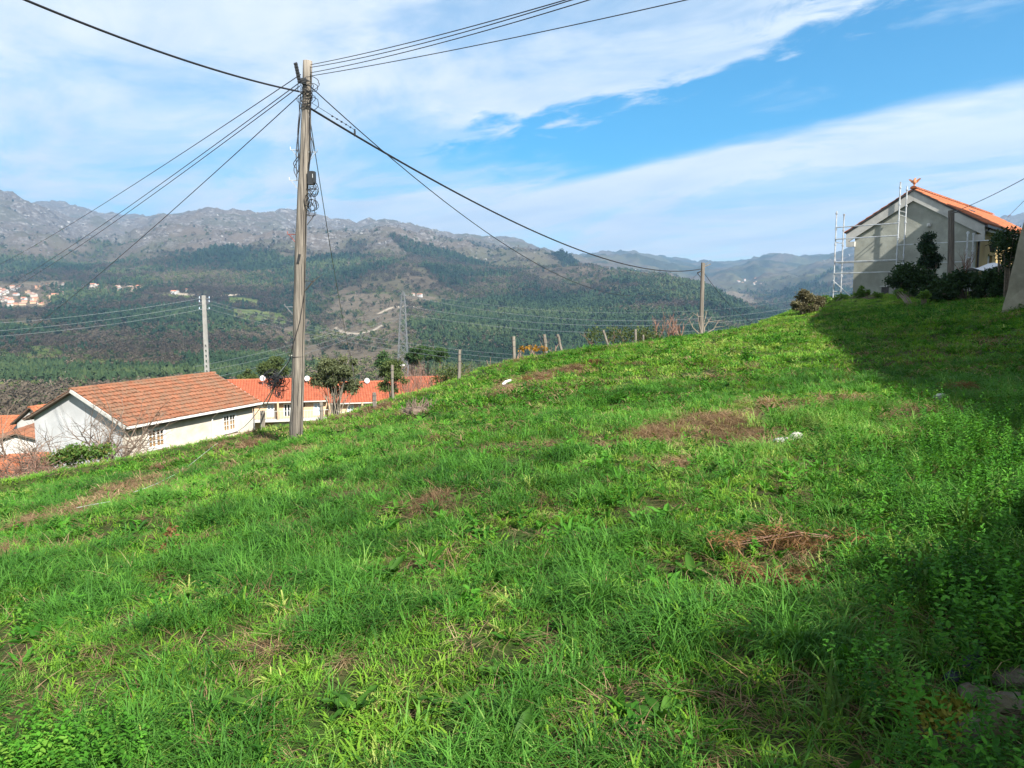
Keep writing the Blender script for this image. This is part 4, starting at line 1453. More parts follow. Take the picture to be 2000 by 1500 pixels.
# ------------------------------------------------------------------ the grey house with scaffolding on the right
rg = random.Random(12)
GU = Vector((.7193, -.6947, 0)); GA = Vector((.6947, .7193, 0)); GN = -GA
GL = at(1665, 577, 40.0); GWID = 5.45
gz0 = 1.6; base_z = zat(GL.x, GL.y)
eL = at(1665, 447, 40.0).z; apex_z = at(1785, 372, 37.9).z
gh = thing('grey_house', (GL.x, GL.y, base_z), 'unfinished grey rendered house with orange roof and a bird on its gable', 'house')
B0 = Vector((GL.x, GL.y, 0)); GLEN = 15.0
mid_s = GWID / 2
MB().poly_prism([B0 + UP * (base_z - 1.2), B0 + GU * GWID + UP * (base_z - 1.2), B0 + GU * GWID + UP * eL, B0 + GU * mid_s + UP * (apex_z - .1), B0 + UP * eL], GA * .3).build('gable_wall', MATS['plaster_grey'], gh)
side0 = B0 + GU * GWID + GA * .3
ds = (3.1, 3.75)
wall_open(Vector((side0.x, side0.y, 0)), GA, GLEN - .3, base_z - 1.2, eL, GU, .3, [(2.2, 3.1, base_z - .2, base_z + 2.05), (5.2, 6.3, base_z + .9, base_z + 2.1)]).build('side_wall', MATS['plaster_yellow'], gh)
dd = Vector((side0.x, side0.y, base_z - .2)) - GU * .12
MB().obox(dd + GA * 2.2, GA * .9, -GU * .05, UP * 2.25).build('door', MATS['trim_pale'], gh)
MB().obox(dd + GA * 5.2 + UP * 1.1, GA * 1.1, -GU * .05, UP * 1.2).build('window', MATS['glass_dark'], gh)
MB().obox(B0 + GA * .3 + UP * (base_z - 1.2), GA * (GLEN - .3), GU * .3, UP * (eL - base_z + 1.2)).build('back_wall', MATS['plaster_grey'], gh)
MB().obox(B0 + GA * (GLEN - .3) + GU * .31 + UP * (base_z - 1.2), GA * .3, GU * (GWID - .62), UP * (eL - base_z + 1.2)).build('end_wall', MATS['plaster_grey'], gh)
ovs, ovg = .40, .20
rise = apex_z - eL; sl = rise / mid_s
HR = mid_s + ovs
vR = (-GU * HR + UP * sl * HR).normalized(); vL = (GU * HR + UP * sl * HR).normalized(); rl = math.hypot(HR, sl * HR)
nR = (UP - vR * vR.z).normalized(); nL = (UP - vL * vL.z).normalized()
eR = B0 + GU * (GWID + ovs) - GA * ovg + UP * (eL - sl * ovs); eLl = B0 - GU * ovs - GA * ovg + UP * (eL - sl * ovs)
RL = GLEN + 2 * ovg
rf = MB().obox(eR, GA * RL, vR * rl, nR * .07).obox(eLl, GA * RL, vL * rl, nL * .07).build('roof', MATS['dark_metal'], gh)
hipcut = lambda a, b: a < RL - b * .80
tile_mesh(eR + nR * .075 - vR * .05, GA, vR, RL, rl, .25, .40, rg, .006, .065).build('roof_tiles', MATS['tile_light'], rf, kind='stuff')
tile_mesh(eLl + nL * .075 - vL * .05 + GA * RL, -GA, vL, RL, rl, .25, .40, rg, .006, .065).build('roof_tiles', MATS['tile_light'], rf, kind='stuff')
rdg = eR + vR * rl + UP * .11
ridge_tiles(rdg, rdg + GA * RL, .15, .42, rg).build('ridge_tiles', MATS['tile_light'], rf, kind='stuff')
# pale concrete verge under the roof edge, with box ends
bb = .46
for (e, v, n, s_) in ((eR, vR, nR, 1), (eLl, vL, nL, -1)):
    q = e + GA * .05 - n * .01
    top = [q, q + v * (rl - .01)]
    lo_ = bb
    ring = [top[0] + UP * 0, top[1], top[1] - UP * lo_, top[0] - UP * lo_ + v * .0]
    MB().poly_prism(ring, GA * (ovg - .06)).build('verge_band', MATS['trim_pale'], gh)
    c = e + v * .02 - UP * (bb + .22) + GA * .05
    MB().obox(c, (GU * -.42 if s_ > 0 else GU * .42), GA * (ovg + .02), UP * .26).build('eave_box', MATS['trim_pale'], gh)
MB().obox(eR - UP * .10 + GU * .01, GA * RL, GU * .12, UP * .11).build('gutter', MATS['dark_metal'], gh)
MB().obox(eR - UP * .24 - GU * .42 + GA * .5, GA * (RL - .6), GU * .40, UP * .10).build('soffit', MATS['trim_pale'], gh)
q = side0 + GU * .07
MB().tube([eR + GU * .06 + GA * .75 - UP * .1, Vector((q.x, q.y, eL - .75)) + GA * .1, Vector((q.x, q.y, base_z + .1)) + GA * .1], .05, 8).build('downpipe', MATS['dark_metal'], gh)
# lantern on the yellow wall
lc = Vector((side0.x, side0.y, base_z + 2.45)) + GA * 1.6
ln = MB().tube([lc, lc + GU * .28 + UP * .12, lc + GU * .34], .018, 5).build('wall_lantern', MATS['dark_metal'], gh)
MB().box(lc + GU * .34 - UP * .17, (.2, .2, .28), Matrix.Rotation(R(44), 3, 'Z'), taper=1.35).build('lamp_body', MATS['dark_metal'], ln)
MB().box(lc + GU * .34 + UP * .03, (.28, .28, .12), Matrix.Rotation(R(44), 3, 'Z'), taper=.3).build('lamp_cap', MATS['dark_metal'], ln)
# camera box on the gable, dark vent hatch, conduit
cb = B0 + GU * 3.48 + UP * at(1825, 443, 37.6).z
cbm = MB().obox(cb - GU * .07, GU * .14, GN * .2, UP * .15).build('security_camera', MATS['white_paint'], gh)
MB().tube([cb + UP * .07 + GN * .01, cb + UP * .07 + GN * .3], .045, 8).build('camera_lens', MATS['white_paint'], cbm)
hp = B0 + GU * 1.42
hz_ = at(1722, 577, 39).z
hatch = MB().obox(Vector((hp.x, hp.y, hz_)), GU * .34, GN * .03, UP * .42).build('hatch', MATS['dark_metal'], gh)
MB().obox(Vector((hp.x, hp.y, hz_ + .425)) - GU * .08, GU * .5, GN * .06, UP * .06).build('hatch_lintel', MATS['trim_pale'], hatch)
MB().tube([hp + GU * .3 + GN * .03 + UP * (hz_ + .5), hp + GU * .32 + GN * .03 + UP * (hz_ + 1.15)], .018, 5).build('conduit', MATS['dark_metal'], gh)
# terracotta bird on the gable top
bq = eR + vR * rl + UP * .19 + GA * .12
bird = thing('bird_finial', bq, 'small terracotta bird with raised wings on the gable top', 'ornament')
bmb = MB().tube([bq, bq + UP * .12], [.05, .035], 8)
bmb.build('pedestal', MATS['terracotta'], bird)
bmb = MB().tube([bq + UP * .10 - GU * .0, bq + UP * .17, bq + UP * .27, bq + UP * .34, bq + UP * .39 + GU * .03, bq + UP * .42 + GU * .06], [.03, .085, .10, .06, .045, .015], 8)
bmb.build('body', MATS['terracotta'], bird, True)
for s_ in (-1, 1):
    w = MB().poly_prism([bq + UP * .18 + GU * .05 * s_, bq + UP * .30 + GU * .05 * s_, bq + UP * .40 + GU * .22 * s_, bq + UP * .37 + GU * .28 * s_, bq + UP * .29 + GU * .19 * s_, bq + UP * .22 + GU * .15 * s_], GA * .05)
    w.build('wing', MATS['terracotta'], bird)

# ---- scaffold in front of the gable
scf_base = zat((B0 - GA * .8 + GU * 1).x, (B0 - GA * .8 + GU * 1).y)
scf = thing('scaffold', (B0 - GA * .8 + UP * (base_z - .1)), 'steel tube scaffold standing against the grey gable wall', 'scaffold')
def sc_pt(s, o, z): return B0 + GU * s - GA * o + UP * z
lz = dict(r1=at(1625, 444, 39.3).z, r2=at(1625, 467, 39.3).z, r3=at(1625, 512, 39.3).z, r4=at(1625, 534, 39.3).z, topL=at(1625, 412, 39.3).z, topR=at(1748, 355, 37.3).z)
for (s, tops) in ((-.48, (lz['topL'], lz['topL'] - .05)), (2.48, (lz['topR'], lz['topR'] - .1)), (5.45, (lz['r2'], lz['r2']))):
    for o, tz in zip((1.3, .32), tops):
        pt = sc_pt(s, o, 0)
        zb = zat(pt.x, pt.y) - .05
        st = MB().tube([sc_pt(s, o, zb), sc_pt(s, o, tz)], .034, 7).build('standard', MATS['steel'], scf)
        z = zb + .4
        while z < tz:
            MB().tube([sc_pt(s, o, z), sc_pt(s, o, z + .07)], .06, 8).build('coupler', MATS['steel'], st)
            z += .78
    for zk in ((lz['r2'] - .15, lz['r4'] - .9, lz['r4'] - 1.15) if s < 0 else (lz['topR'] - 1.35, lz['topR'] - 1.55, lz['r3'])):
        MB().tube([sc_pt(s, 1.3, zk), sc_pt(s, .32, zk)], .02, 6).build('transom', MATS['steel'], scf)
for zk in ('r1', 'r2', 'r3', 'r4'):
    MB().tube([sc_pt(-.5, 1.33, lz[zk]), sc_pt(2.5, 1.33, lz[zk])], .028, 6).build('ledger', MATS['steel'], scf)
MB().tube([sc_pt(-.5, .30, lz['r3'] + .03), sc_pt(2.5, .30, lz['r3'] + .03)], .022, 6).build('ledger', MATS['steel'], scf)
MB().obox(sc_pt(-.4, 1.2, lz['r3'] - .05), GU * 2.8, GA * .3, UP * .04).build('deck_board', MATS['steel'], scf)
for zk in ('r3',):
    MB().tube([sc_pt(2.5, 1.33, lz[zk] + .7), sc_pt(6.6, 1.33, lz[zk] + .7)], .022, 6).build('ledger', MATS['steel'], scf)
    MB().tube([sc_pt(2.5, 1.33, lz[zk] - .2), sc_pt(5.5, 1.33, lz[zk] - .2)], .022, 6).build('ledger', MATS['steel'], scf)
MB().tube([sc_pt(-.5, 1.36, lz['r4'] - .35), sc_pt(.45, 1.36, lz['r4'] - 1.2)], .024, 6).build('brace', MATS['steel'], scf)

# old dark pole in front of the house, with its service wires
dpb = ground(1850, 33.0); dpt = at(1858, 411, 33.0)
dpole = thing('dark_pole', dpb, 'short dark wooden pole standing in front of the grey house', 'utility pole')
MB().tube([dpb - UP * .4, dpb.lerp(dpt, .5), dpt], [.14, .13, .12], 10).build('shaft', MATS['dark_pole_wood'], dpole)
MB().tube([dpt - UP * .12, dpt - UP * .12 + Vector((.28, -.05, .05))], .02, 5).build('hook', MATS['dark_metal'], dpole)


def sag_line(a, b, sag, n=24):
    a, b = Vector(a), Vector(b)
    return [a.lerp(b, k / n) - UP * (4 * sag * (k / n) * (1 - k / n)) for k in range(n + 1)]


def wire_thru(name, label, cat, a, b, far, sag, r, mat, sides=5):
    """cable whose sagging line passes through b and goes on to far times that length"""
    t_ = 1 / far; b2 = Vector(b) + UP * (4 * sag * t_ * (1 - t_))
    return wire(name, label, cat, a, Vector(a) + (b2 - Vector(a)) * far, sag, r, mat, 40, None, sides)


def wire(name, label, cat, a, b, sag, r, mat, n=28, group=None, sides=5):
    return MB().tube(sag_line(a, b, sag, n), r, sides).build(name, MATS[mat], None, label=label, cat=cat, group=group)


wire('service_wire', 'thin service wire rising from the dark pole over the house roof', 'wire', dpt - UP * .1, at(2060, 315, 22), .1, .012, 'wire_grey')
wire('service_wire', 'second thin wire crossing below the service wire beside the house roof', 'wire', at(1968, 424, 40), at(2080, 310, 24), .02, .010, 'wire_grey')

# ------------------------------------------------------------------ two tall houses along the right side of the meadow, just out of view: they cast the broad shade
def side_house(name, label, a, b, width, top, rise, wmat):
    a, b = Vector((a[0], a[1], 0)), Vector((b[0], b[1], 0)); u = (b - a); L = u.length; u.normalize(); v = Vector((u.y, -u.x, 0))
    g = min(zat(a.x, a.y), zat(b.x, b.y)) - .6
    h = thing(name, (a.x, a.y, zat(a.x, a.y)), label, 'house', 'tall houses along the right side of the meadow')
    MB().poly_prism([a + UP * g, a + v * width + UP * g, a + v * width + UP * top, a + v * width / 2 + UP * (top + rise), a + UP * top], u * L).build('wall', wmat, h)
    for s in (0, 1):
        e = a + (v * (width + .05) if s else v * -.05) + UP * (top + .02)
        w = ((-v if s else v) * (width / 2) + UP * rise).normalized(); n = (UP - w * w.z).normalized(); rl = math.hypot(width / 2 + .05, rise)
        d_ = MB().obox(e, u * L, w * rl, n * .12).build('roof', MATS['eave_brown'], h)
        tile_mesh(e + n * .125, u, w, L, rl, .45, .5, rg, .006, .07).build('roof_tiles', MATS['tile_light'], d_, kind='stuff')
    for k in range(int(L / 3.2)):
        for z in (g + 2.0, g + 5.0):
            q = a + u * (1.4 + 3.2 * k) + UP * z - v * .03
            f_ = MB().obox(q, u * 1.1, v * .06, UP * 1.3).build('window', MATS['white_paint'], h)
            MB().obox(q + u * .08 + UP * .08 - v * .012, u * .94, v * .02, UP * 1.14).build('pane', MATS['glass_dark'], f_)
    return h


side_house('tall_house', 'tall plastered house beside the near bank of the meadow', (10.4, -5.0), (15.6, 15.2), 8.0, 10.0, 1.5, MATS['plaster_white'])
side_house('tall_house', 'tall concrete house between the battered pier and the grey house', (15.9, 15.7), (22.75, 32.7), 13.0, 10.0, 4.4, MATS['concrete'])
# battered pier: foot in view, leaning in to the right
bf = at(1957, 606, 19.2); btp = at(2003, 420, 19.6)
bzg = zat(bf.x, bf.y)
k = (btp - bf) / (btp.z - bf.z)
hgt = 4.6
f0 = Vector((bf.x, bf.y, bzg - .5)) - Vector((k.x, k.y, 0)) * (.5 + bf.z - bzg)
t0 = f0 + Vector((k.x * (hgt + .5), k.y * (hgt + .5), hgt + .5))
pier = thing('battered_pier', (bf.x + 1, bf.y + .5, bzg), 'battered concrete pier with grey and ochre stains at the meadow edge', 'pier')
wv = Vector((2.2, .25, 0)); dv = Vector((1.0, 1.2, 0))
mbb = MB()
rows_ = 14
ringv = []
rgb = random.Random(4)
for i in range(rows_ + 1):
    s = i / rows_
    p_ = f0.lerp(t0, s); q_ = p_ + wv * (1 - .45 * s); r_ = q_ + dv; u_2 = p_ + dv
    mids = []
    cor = [p_, q_, r_, u_2]
    for c_ in range(4):
        for kk_ in range(5):
            w_ = cor[c_].lerp(cor[(c_ + 1) % 4], kk_ / 5)
            mids.append(w_ + Vector((rgb.uniform(-.014, .014), rgb.uniform(-.014, .014), rgb.uniform(-.01, .01))))
    ringv.append(mids)
vs = [x for r_ in ringv for x in r_]; n_ = 20; fs = []
for i in range(rows_):
    for c_ in range(n_):
        fs.append((i * n_ + c_, i * n_ + (c_ + 1) % n_, (i + 1) * n_ + (c_ + 1) % n_, (i + 1) * n_ + c_))
fs.append(tuple(range(rows_ * n_, rows_ * n_ + n_)))
mbb.add(vs, fs); mbb.build('shaft', MATS['buttress_concrete'], pier)
cq = t0 + wv * .28 + dv * .5
MB().obox(t0 - Vector((.12, .1, 0)), wv * .62 + Vector((.2, 0, 0)), dv * 1.1, UP * .18).build('coping', MATS['concrete'], pier)

# ------------------------------------------------------------------ the wooden telephone pole
rg = random.Random(21)
PB = at(577, 866, 14.0); PT = at(600, 119, 14.0)
PB.z = zat(PB.x, PB.y)
pole = thing('telephone_pole', PB, 'tall weathered wooden telephone pole hung with tangled black cables on the meadow', 'utility pole')
pdir = (PT - PB).normalized()
shaft = MB()
pts = []; rad = []
for k in range(25):
    s = k / 24
    pts.append(PB - UP * .4 * (1 - s) * (s < .01) + (PT - PB) * s + Vector((.012 * math.sin(s * 9), .01 * math.cos(s * 7), 0))); rad.append(.122 - .044 * s + .004 * math.sin(s * 40))
shaft.tube(pts, rad, 16)
sh = shaft.build('shaft', MATS['pole_wood'], pole, True)
pp = lambda s: PB + (PT - PB) * s                # point on the pole axis
prad = lambda s: .122 - .044 * s
def ps(py): return (862 - py) / (862 - 119)
camside = Vector((.27, -.96, 0)).normalized()
RX = Vector((1, 0, 0))
# long drying crack down the shaft
cr = MB()
for (s0, s1, off) in ((.10, .62, .045), (.30, .93, .02), (.0, .32, -.03)):
    path = []
    for k in range(13):
        s = s0 + (s1 - s0) * k / 12
        a = pp(s); x = off + .008 * math.sin(k * 2.1)
        path.append(a + RX * x + Vector((0, -1, 0)) * (math.sqrt(max(1e-5, prad(s) ** 2 - x * x)) - .001))
    cr.tube(path, .0055, 4)
cr.build('drying_crack', MATS['dark_metal'], pole)
# steel steps
for (py, side, mt) in ((287, -1, 'steel'), (291, 1, 'steel'), (345, -1, 'steel'), (362, 1, 'dark_metal'), (449, -1, 'rusty_red'), (412, 1, 'dark_metal'), (591, -1, 'galv'), (540, 1, 'dark_metal')):
    s = ps(py); a = pp(s) + RX * side * prad(s) * .9 + Vector((0, -.03, 0))
    MB().tube([a, a + RX * side * .155, a + RX * side * .165 + UP * .055], .008, 5).tube([a - UP * .17, a + RX * side * .13 - UP * .005], .007, 5).build('pole_step', MATS[mt], pole)
# terminal box with sticker
s = ps(341); a = pp(s) + RX * (prad(s) + .06) + Vector((0, -.05, 0))
tb = MB().box(a, (.105, .13, .23)).box(a + Vector((.062, -.02, .01)), (.03, .11, .20)).build('terminal_box', MATS['box_black'], pole)
MB().box(a + Vector((.048, -.068, .03)), (.022, .006, .07)).build('sticker', MATS['sticker'], tb)
# top rack of insulators
s = ps(150); a = pp(s)
rk = MB().tube([a + Vector((-.17, -.06, .20)), a + Vector((-.11, -.07, -.10))], .022, 6).build('insulator_rack', MATS['dark_metal'], pole)
for k in range(7):
    q = (a + Vector((-.17, -.06, .20))).lerp(a + Vector((-.11, -.07, -.10)), k / 6)
    MB().tube([q + Vector((-.02, -.01, 0)), q + Vector((.03, -.02, .01))], .03, 8).build('insulator', MATS['box_black'], rk)
band = MB()
for py in (158, 208, 178, 690):
    s = ps(py); c = pp(s)
    band.tube([c + Vector((math.cos(q) * (prad(s) + .006), math.sin(q) * (prad(s) + .006), 0)) for q in np.linspace(0, 2 * math.pi, 15)], .007, 4, False)
band.build('steel_band', MATS['dark_metal'], pole)
MB().box(pp(ps(160)) + Vector((-.02, -.10, 0)), (.08, .06, .10)).build('clamp', MATS['box_black'], pole)
# hanging wire tangles and cables running down the shaft
def loop(c, rx_, rz_, tilt, r=.006, turns=1.0, n=22):
    path = []
    for k in range(n + 1):
        a = 2 * math.pi * turns * k / n + rg.uniform(0, .1)
        g = 1 + rg.uniform(-.08, .08)
        path.append(c + Vector((math.cos(a) * rx_ * g, math.sin(a) * rx_ * tilt, math.sin(a) * rz_ * g)))
    return path
tg = MB()
for k in range(9):
    py = rg.uniform(165, 205); c = pp(ps(py)) + Vector((rg.uniform(-.02, .18), -.1 + rg.uniform(-.05, .03), 0))
    tg.tube(loop(c, rg.uniform(.06, .17), rg.uniform(.06, .16), rg.uniform(-.4, .4)), .006, 4)
tg.build('wire_loops', MATS['cable_black'], pole)
tg = MB()
for k in range(15):
    py = rg.uniform(352, 402); c = pp(ps(py)) + RX * (prad(.7) + rg.uniform(.0, .14)) + Vector((0, -.05 + rg.uniform(-.06, .03), 0))
    tg.tube(loop(c, rg.uniform(.03, .11), rg.uniform(.06, .15), rg.uniform(-.5, .5)), .0055, 4)
tg.build('wire_loops', MATS['cable_black'], pole)
run = MB()
for (x, y0, y1, ph) in ((-.11, 190, 345, 0), (-.095, 170, 330, 1), (-.075, 200, 352, 2), (.10, 190, 350, 3), (.115, 210, 345, 4), (.13, 250, 330, 5), (-.12, 285, 340, 6), (-.13, 300, 335, 2)):
    path = []
    for k in range(17):
        s = k / 16; py = y0 + (y1 - y0) * s
        path.append(pp(ps(py)) + Vector((x + .018 * math.sin(s * 7 + ph) * (1 if abs(x) < .12 else 2.2), -.055, 0)))
    run.tube(path, .0075, 5)
path = []
for k in range(30):
    s = k / 29; py = 400 + (860 - 400) * s
    path.append(pp(ps(py)) + Vector((.085 * (1 - s) + .118 * s if py < 610 or py > 700 else .10, -.075, 0)))
run.tube(path, .006, 4)
# cable slanting across the shaft to the coil
run.tube([pp(ps(560)) + Vector((.10, -.06, 0)), pp(ps(620)) + Vector((.05, -.13, 0)), pp(ps(665)) + Vector((-.06, -.125, 0)), pp(ps(700)) + Vector((-.15, -.03, 0)), at(541, 738, 14.3)], .008, 5)
run.build('running_cables', MATS['cable_black'], pole)
sh_ = MB().box(pp(ps(497)) + Vector((-.01, -.105, 0)), (.045, .035, .17), Matrix.Rotation(R(12), 3, 'Y')).build('cable_hook', MATS['box_black'], pole)
br = MB().tube([pp(ps(558)) + RX * .1, at(616, 546, 14), at(630, 536, 13.9)], [.008, .005, .003], 4).build('stray_wire', MATS['bark'], pole)

# ---- overhead cables from the pole
A = lambda py, dx=0.0: pp(ps(py)) + Vector((dx, -.06, 0))
def through(a, b, far):          # prolong a straight run past the frame edge
    return a + (b - a) * far
w1 = at(50, 0, 9.0)
wire_thru('overhead_cable', 'thick black cable running from the pole up to the left', 'cable', A(178, -.1), w1, 1.5, .22, .015, 'cable_black', 7)
for k, (py, ey, D, sg, lab) in enumerate(((146, 516, 42, .25, 'topmost thin wire running down left from the pole top'), (160, 566, 42, .3, 'second thin wire running down left from the pole top'),
                                          (167, 577, 42, .32, 'third thin wire running down left from the pole top'), (184, 687, 38, .35, 'lowest thin wire running steeply down left from the pole'))):
    a = A(py, -.09); b = at(0, ey, D)
    wire_thru('telephone_wire', lab, 'wire', a, b, 1.25, sg, .0085, 'cable_black')
for k, (py, ex, D, sg, lab) in enumerate(((128, 1104, 8.2, .10, 'uppermost thin wire running up right from the pole top'), (133, 1116, 8.2, .16, 'second thin wire running up right from the pole top'),
                                          (143, 1150, 8.4, .14, 'third thin wire running up right from the pole top'), (149, 1340, 8.8, .10, 'lowest thin wire fanning up right from the pole top'))):
    a = A(py, .08); b = at(ex, 0, D)
    wire_thru('telephone_wire', lab, 'wire', a, b, 1.5, sg * .9, .0062, 'cable_black')
P2T = at(1373, 513, 42.0); P2B = at(1368, 690, 42.0)
p2c = at(1371, 525, 42)
a = A(207, .06)
wire('overhead_cable', 'thick black cable sagging from the tall pole to the second pole', 'cable', a, p2c, 1.05, .020, 'cable_black', 48, None, 7)
wire('telephone_wire', 'thin wire sagging below the thick cable towards the second pole', 'wire', A(166, .06), at(1369, 530, 42), 2.35, .010, 'cable_black', 48)
# clamps strung along the thick cable near the pole
sl_ = sag_line(a, p2c, 1.05, 48)
cl = MB()
for k in range(6):
    q = sl_[1].lerp(sl_[2], k / 5) + UP * .10
    cl.blob(q, (.022, .022, .018), rg, 1, .1)
cl.box(sl_[2] + UP * .03, (.03, .04, .10)).tube([A(196, .07), sl_[2] + UP * .1], .005, 4)
cl.build('cable_clamp', MATS['box_black'], None, label='string of small black clamps on the thick cable beside the pole top', cat='clamp')
gwe = at(688, 712, 30)
wire('guy_wire', 'thin wire dropping from the tall pole behind to the olive tree', 'wire', A(225, .09), gwe, .35, .008, 'wire_pale')
MB().tube([gwe, gwe - UP * .25 + RX * .03], [.02, .035], 6).tube([gwe - UP * .25 + RX * .03, gwe - UP * .8 + RX * .12], .012, 5).build('wire_tensioner', MATS['dark_metal'], None, label='dark tensioner at the low end of the guy wire', cat='tensioner')

# coil of spare black cable hanging left of the pole
cc = at(540, 742, 14.5)
coil = thing('cable_coil', cc - UP * .25, 'tangled coil of black cable hanging left of the pole', 'cable coil')
mb = MB()
for k in range(26):
    c = cc + Vector((rg.gauss(-.03, .05), rg.gauss(0, .05), rg.gauss(-.02, .06)))
    mb.tube(loop(c, rg.uniform(.05, .16), rg.uniform(.04, .15), rg.uniform(-.8, .8)), .0062, 4)
for k in range(6):
    c = cc + Vector((rg.gauss(.0, .04), rg.gauss(0, .04), -.16)); mb.tube(loop(c, rg.uniform(.03, .06), rg.uniform(.12, .2), rg.uniform(-.5, .5)), .0062, 4)
mb.build('loops', MATS['cable_black'], coil)
MB().box(cc + UP * .02, (.09, .08, .13)).build('tie', MATS['box_black'], coil)
rp = [pp(ps(688)) + Vector((-.11, -.03, 0)), at(560, 712, 14.2), cc + UP * .06]
MB().tube(rp, .013, 6).tube([p_ + Vector((.012, -.01, .006)) for p_ in rp], .01, 5).build('hanging_cord', MATS['rope_white'], coil)
hx = o0 + ax * (hl - .1) + UP * -.25 - gd * .1
wire('house_wire', 'pale twin wire from the cable coil to the cream house corner', 'wire', cc, hx, .25, .016, 'rope_white')
wire('house_wire', 'thin pale wire swinging from the cable coil along the cream house wall', 'wire', cc - UP * .05, w0 + ax * (wl - 2.4) - gd * .1 + UP * -1.2, .5, .010, 'rope_white')
# pale cord trailing over the grass
rp = []
for (px, py) in ((444, 846), (425, 872), (400, 892), (372, 915), (340, 937), (310, 953), (285, 964), (262, 972)):
    q = hit(px, py)
    if q: rp.append(q + UP * .07)
MB().tube(rp, .0045, 6).build('trailing_cord', MATS['rope_white'], None, label='pale green cord trailing down over the grass below the cream house', cat='cord')
rp = [hit(px, py) + UP * .05 for (px, py) in ((150, 1000), (180, 994), (215, 988))]
MB().tube(rp, .005, 6).build('trailing_cord', MATS['rope_white'], None, label='short pale cord end lying in a dead grass patch', cat='cord')

# ------------------------------------------------------------------ the second pole beyond the crest
p2 = thing('telephone_pole', (P2B.x, P2B.y, zat(P2B.x, P2B.y)), 'slim pale wooden pole rising behind the crest beside a bare shrub', 'utility pole')
g2 = Vector((P2B.x, P2B.y, min(P2B.z, zat(P2B.x, P2B.y)) - .2))
MB().tube([g2, g2.lerp(P2T, .5), P2T], [.13, .115, .10], 10).build('shaft', MATS['post_wood'], p2)
MB().tube([P2T - UP * .25, P2T + Vector((.42, 0, -.08))], .03, 5).tube([P2T - UP * .1 + Vector((.1, 0, 0)), P2T + Vector((.3, 0, .02))], .02, 5).build('bracket', MATS['post_wood'], p2)
MB().tube([P2T - UP * .4, P2T + Vector((-.3, 0, -.55))], .03, 5).tube([P2T + Vector((-.3, 0, -.55)), P2T + Vector((0, 0, -.9))], .02, 5).build('stay', MATS['dark_metal'], p2)
wire('telephone_wire', 'thin wire falling away right from the second pole', 'wire', P2T - UP * .45, at(1490, 640, 50), .5, .014, 'cable_black')

# ------------------------------------------------------------------ concrete pole in the village, with its lines
cb0 = at(405, 735, 60); ct = at(398, 577, 60)
ctz = zat(cb0.x, cb0.y)
cp = thing('concrete_pole', (cb0.x, cb0.y, ctz), 'slotted concrete power pole rising behind the cream house', 'utility pole')
foot = ct + (cb0 - ct) * ((ct.z - ctz + .5) / (ct.z - cb0.z))
cw = lambda s: .25 + .17 * s
mbp = MB()
nseg = 34
for k in range(nseg):
    s0, s1 = k / nseg, (k + 1) / nseg
    a_, b_ = ct.lerp(foot, s0), ct.lerp(foot, s1)
    for side in (-1, 1):                       # two webs
        wa, wb_ = cw(s0), cw(s1)
        ring0 = [a_ + Vector((side * wa * .5, -.1, 0)), a_ + Vector((side * wa * .23, -.1, 0)), a_ + Vector((side * wa * .23, .1, 0)), a_ + Vector((side * wa * .5, .1, 0))]
        ring1 = [b_ + Vector((side * wb_ * .5, -.1, 0)), b_ + Vector((side * wb_ * .23, -.1, 0)), b_ + Vector((side * wb_ * .23, .1, 0)), b_ + Vector((side * wb_ * .5, .1, 0))]
        mbp.add(ring0 + ring1, [(0, 1, 5, 4), (1, 2, 6, 5), (2, 3, 7, 6), (3, 0, 4, 7), (0, 3, 2, 1), (4, 5, 6, 7)])
    if k % 1 == 0:
        h_ = 1.0 if k < 9 else .5
        e_ = a_.lerp(b_, h_)
        mbp.box((a_ + e_) / 2, (cw(s0) * .46, .12, (a_ - e_).length))
mbp.build('shaft', MATS['concrete_pole'], cp)
for (py, sd) in ((583, -1), (590, 1), (604, -1)):
    c = at(399, py, 60)
    MB().tube([c + RX * (-.42), c + RX * .42], .025, 6).build('crossarm', MATS['galv'], cp)
    for q in (-.38, .38):
        MB().tube([c + RX * q + UP * .02, c + RX * q + UP * .17], [.032, .02], 8).build('insulator', MATS['curtain_blue'], cp)
for (py, ly, lab) in ((582, 625, 'uppermost line running left from the concrete pole'), (594, 641, 'middle line running left from the concrete pole'), (604, 652, 'lowest line running left from the concrete pole')):
    wire('power_line', lab, 'wire', at(395, py, 60), at(-120, ly + 12, 52), .35, .0075, 'wire_pale')
for (py, ry, lab) in ((586, 688, 'uppermost line falling right from the concrete pole'), (592, 697, 'middle line falling right from the concrete pole'), (602, 706, 'lowest line falling right from the concrete pole')):
    wire('power_line', lab, 'wire', at(403, py, 60), at(1060, ry + 8, 58), .75, .009, 'wire_pale')

# ------------------------------------------------------------------ lattice pylon across the slope, with its conductors
PY = 300.0
pt_ = at(787, 570, PY); pb_ = at(786, 735, PY)
ground_p = min(far_z(np.array([pb_.x]), np.array([PY]))[0], pb_.z)
py_ = thing('pylon', (pb_.x, PY, ground_p), 'grey steel lattice pylon standing in the valley beyond the brown thicket', 'pylon')
pb_.z = ground_p
hgt = pt_.z - pb_.z
def hw(s): return 2.9 * (1 - s) ** 1.15 + .75 * min(1, s * 1.6) * (1 - s) ** .2 + .35       # half width by height share
legs = []
lv = [0, .12, .23, .33, .42, .50, .57, .64, .70, .76, .82, .88, .94, 1.0]
def pc(s, i):
    w_ = hw(s) * .8; sx_, sy_ = ((-1, -1), (1, -1), (1, 1), (-1, 1))[i]
    return pb_.lerp(pt_, s) + Vector((sx_ * w_, sy_ * w_, 0))
for i in range(4):
    MB().tube([pc(s, i) for s in lv], .11, 4).build('leg', MATS['galv'], py_)
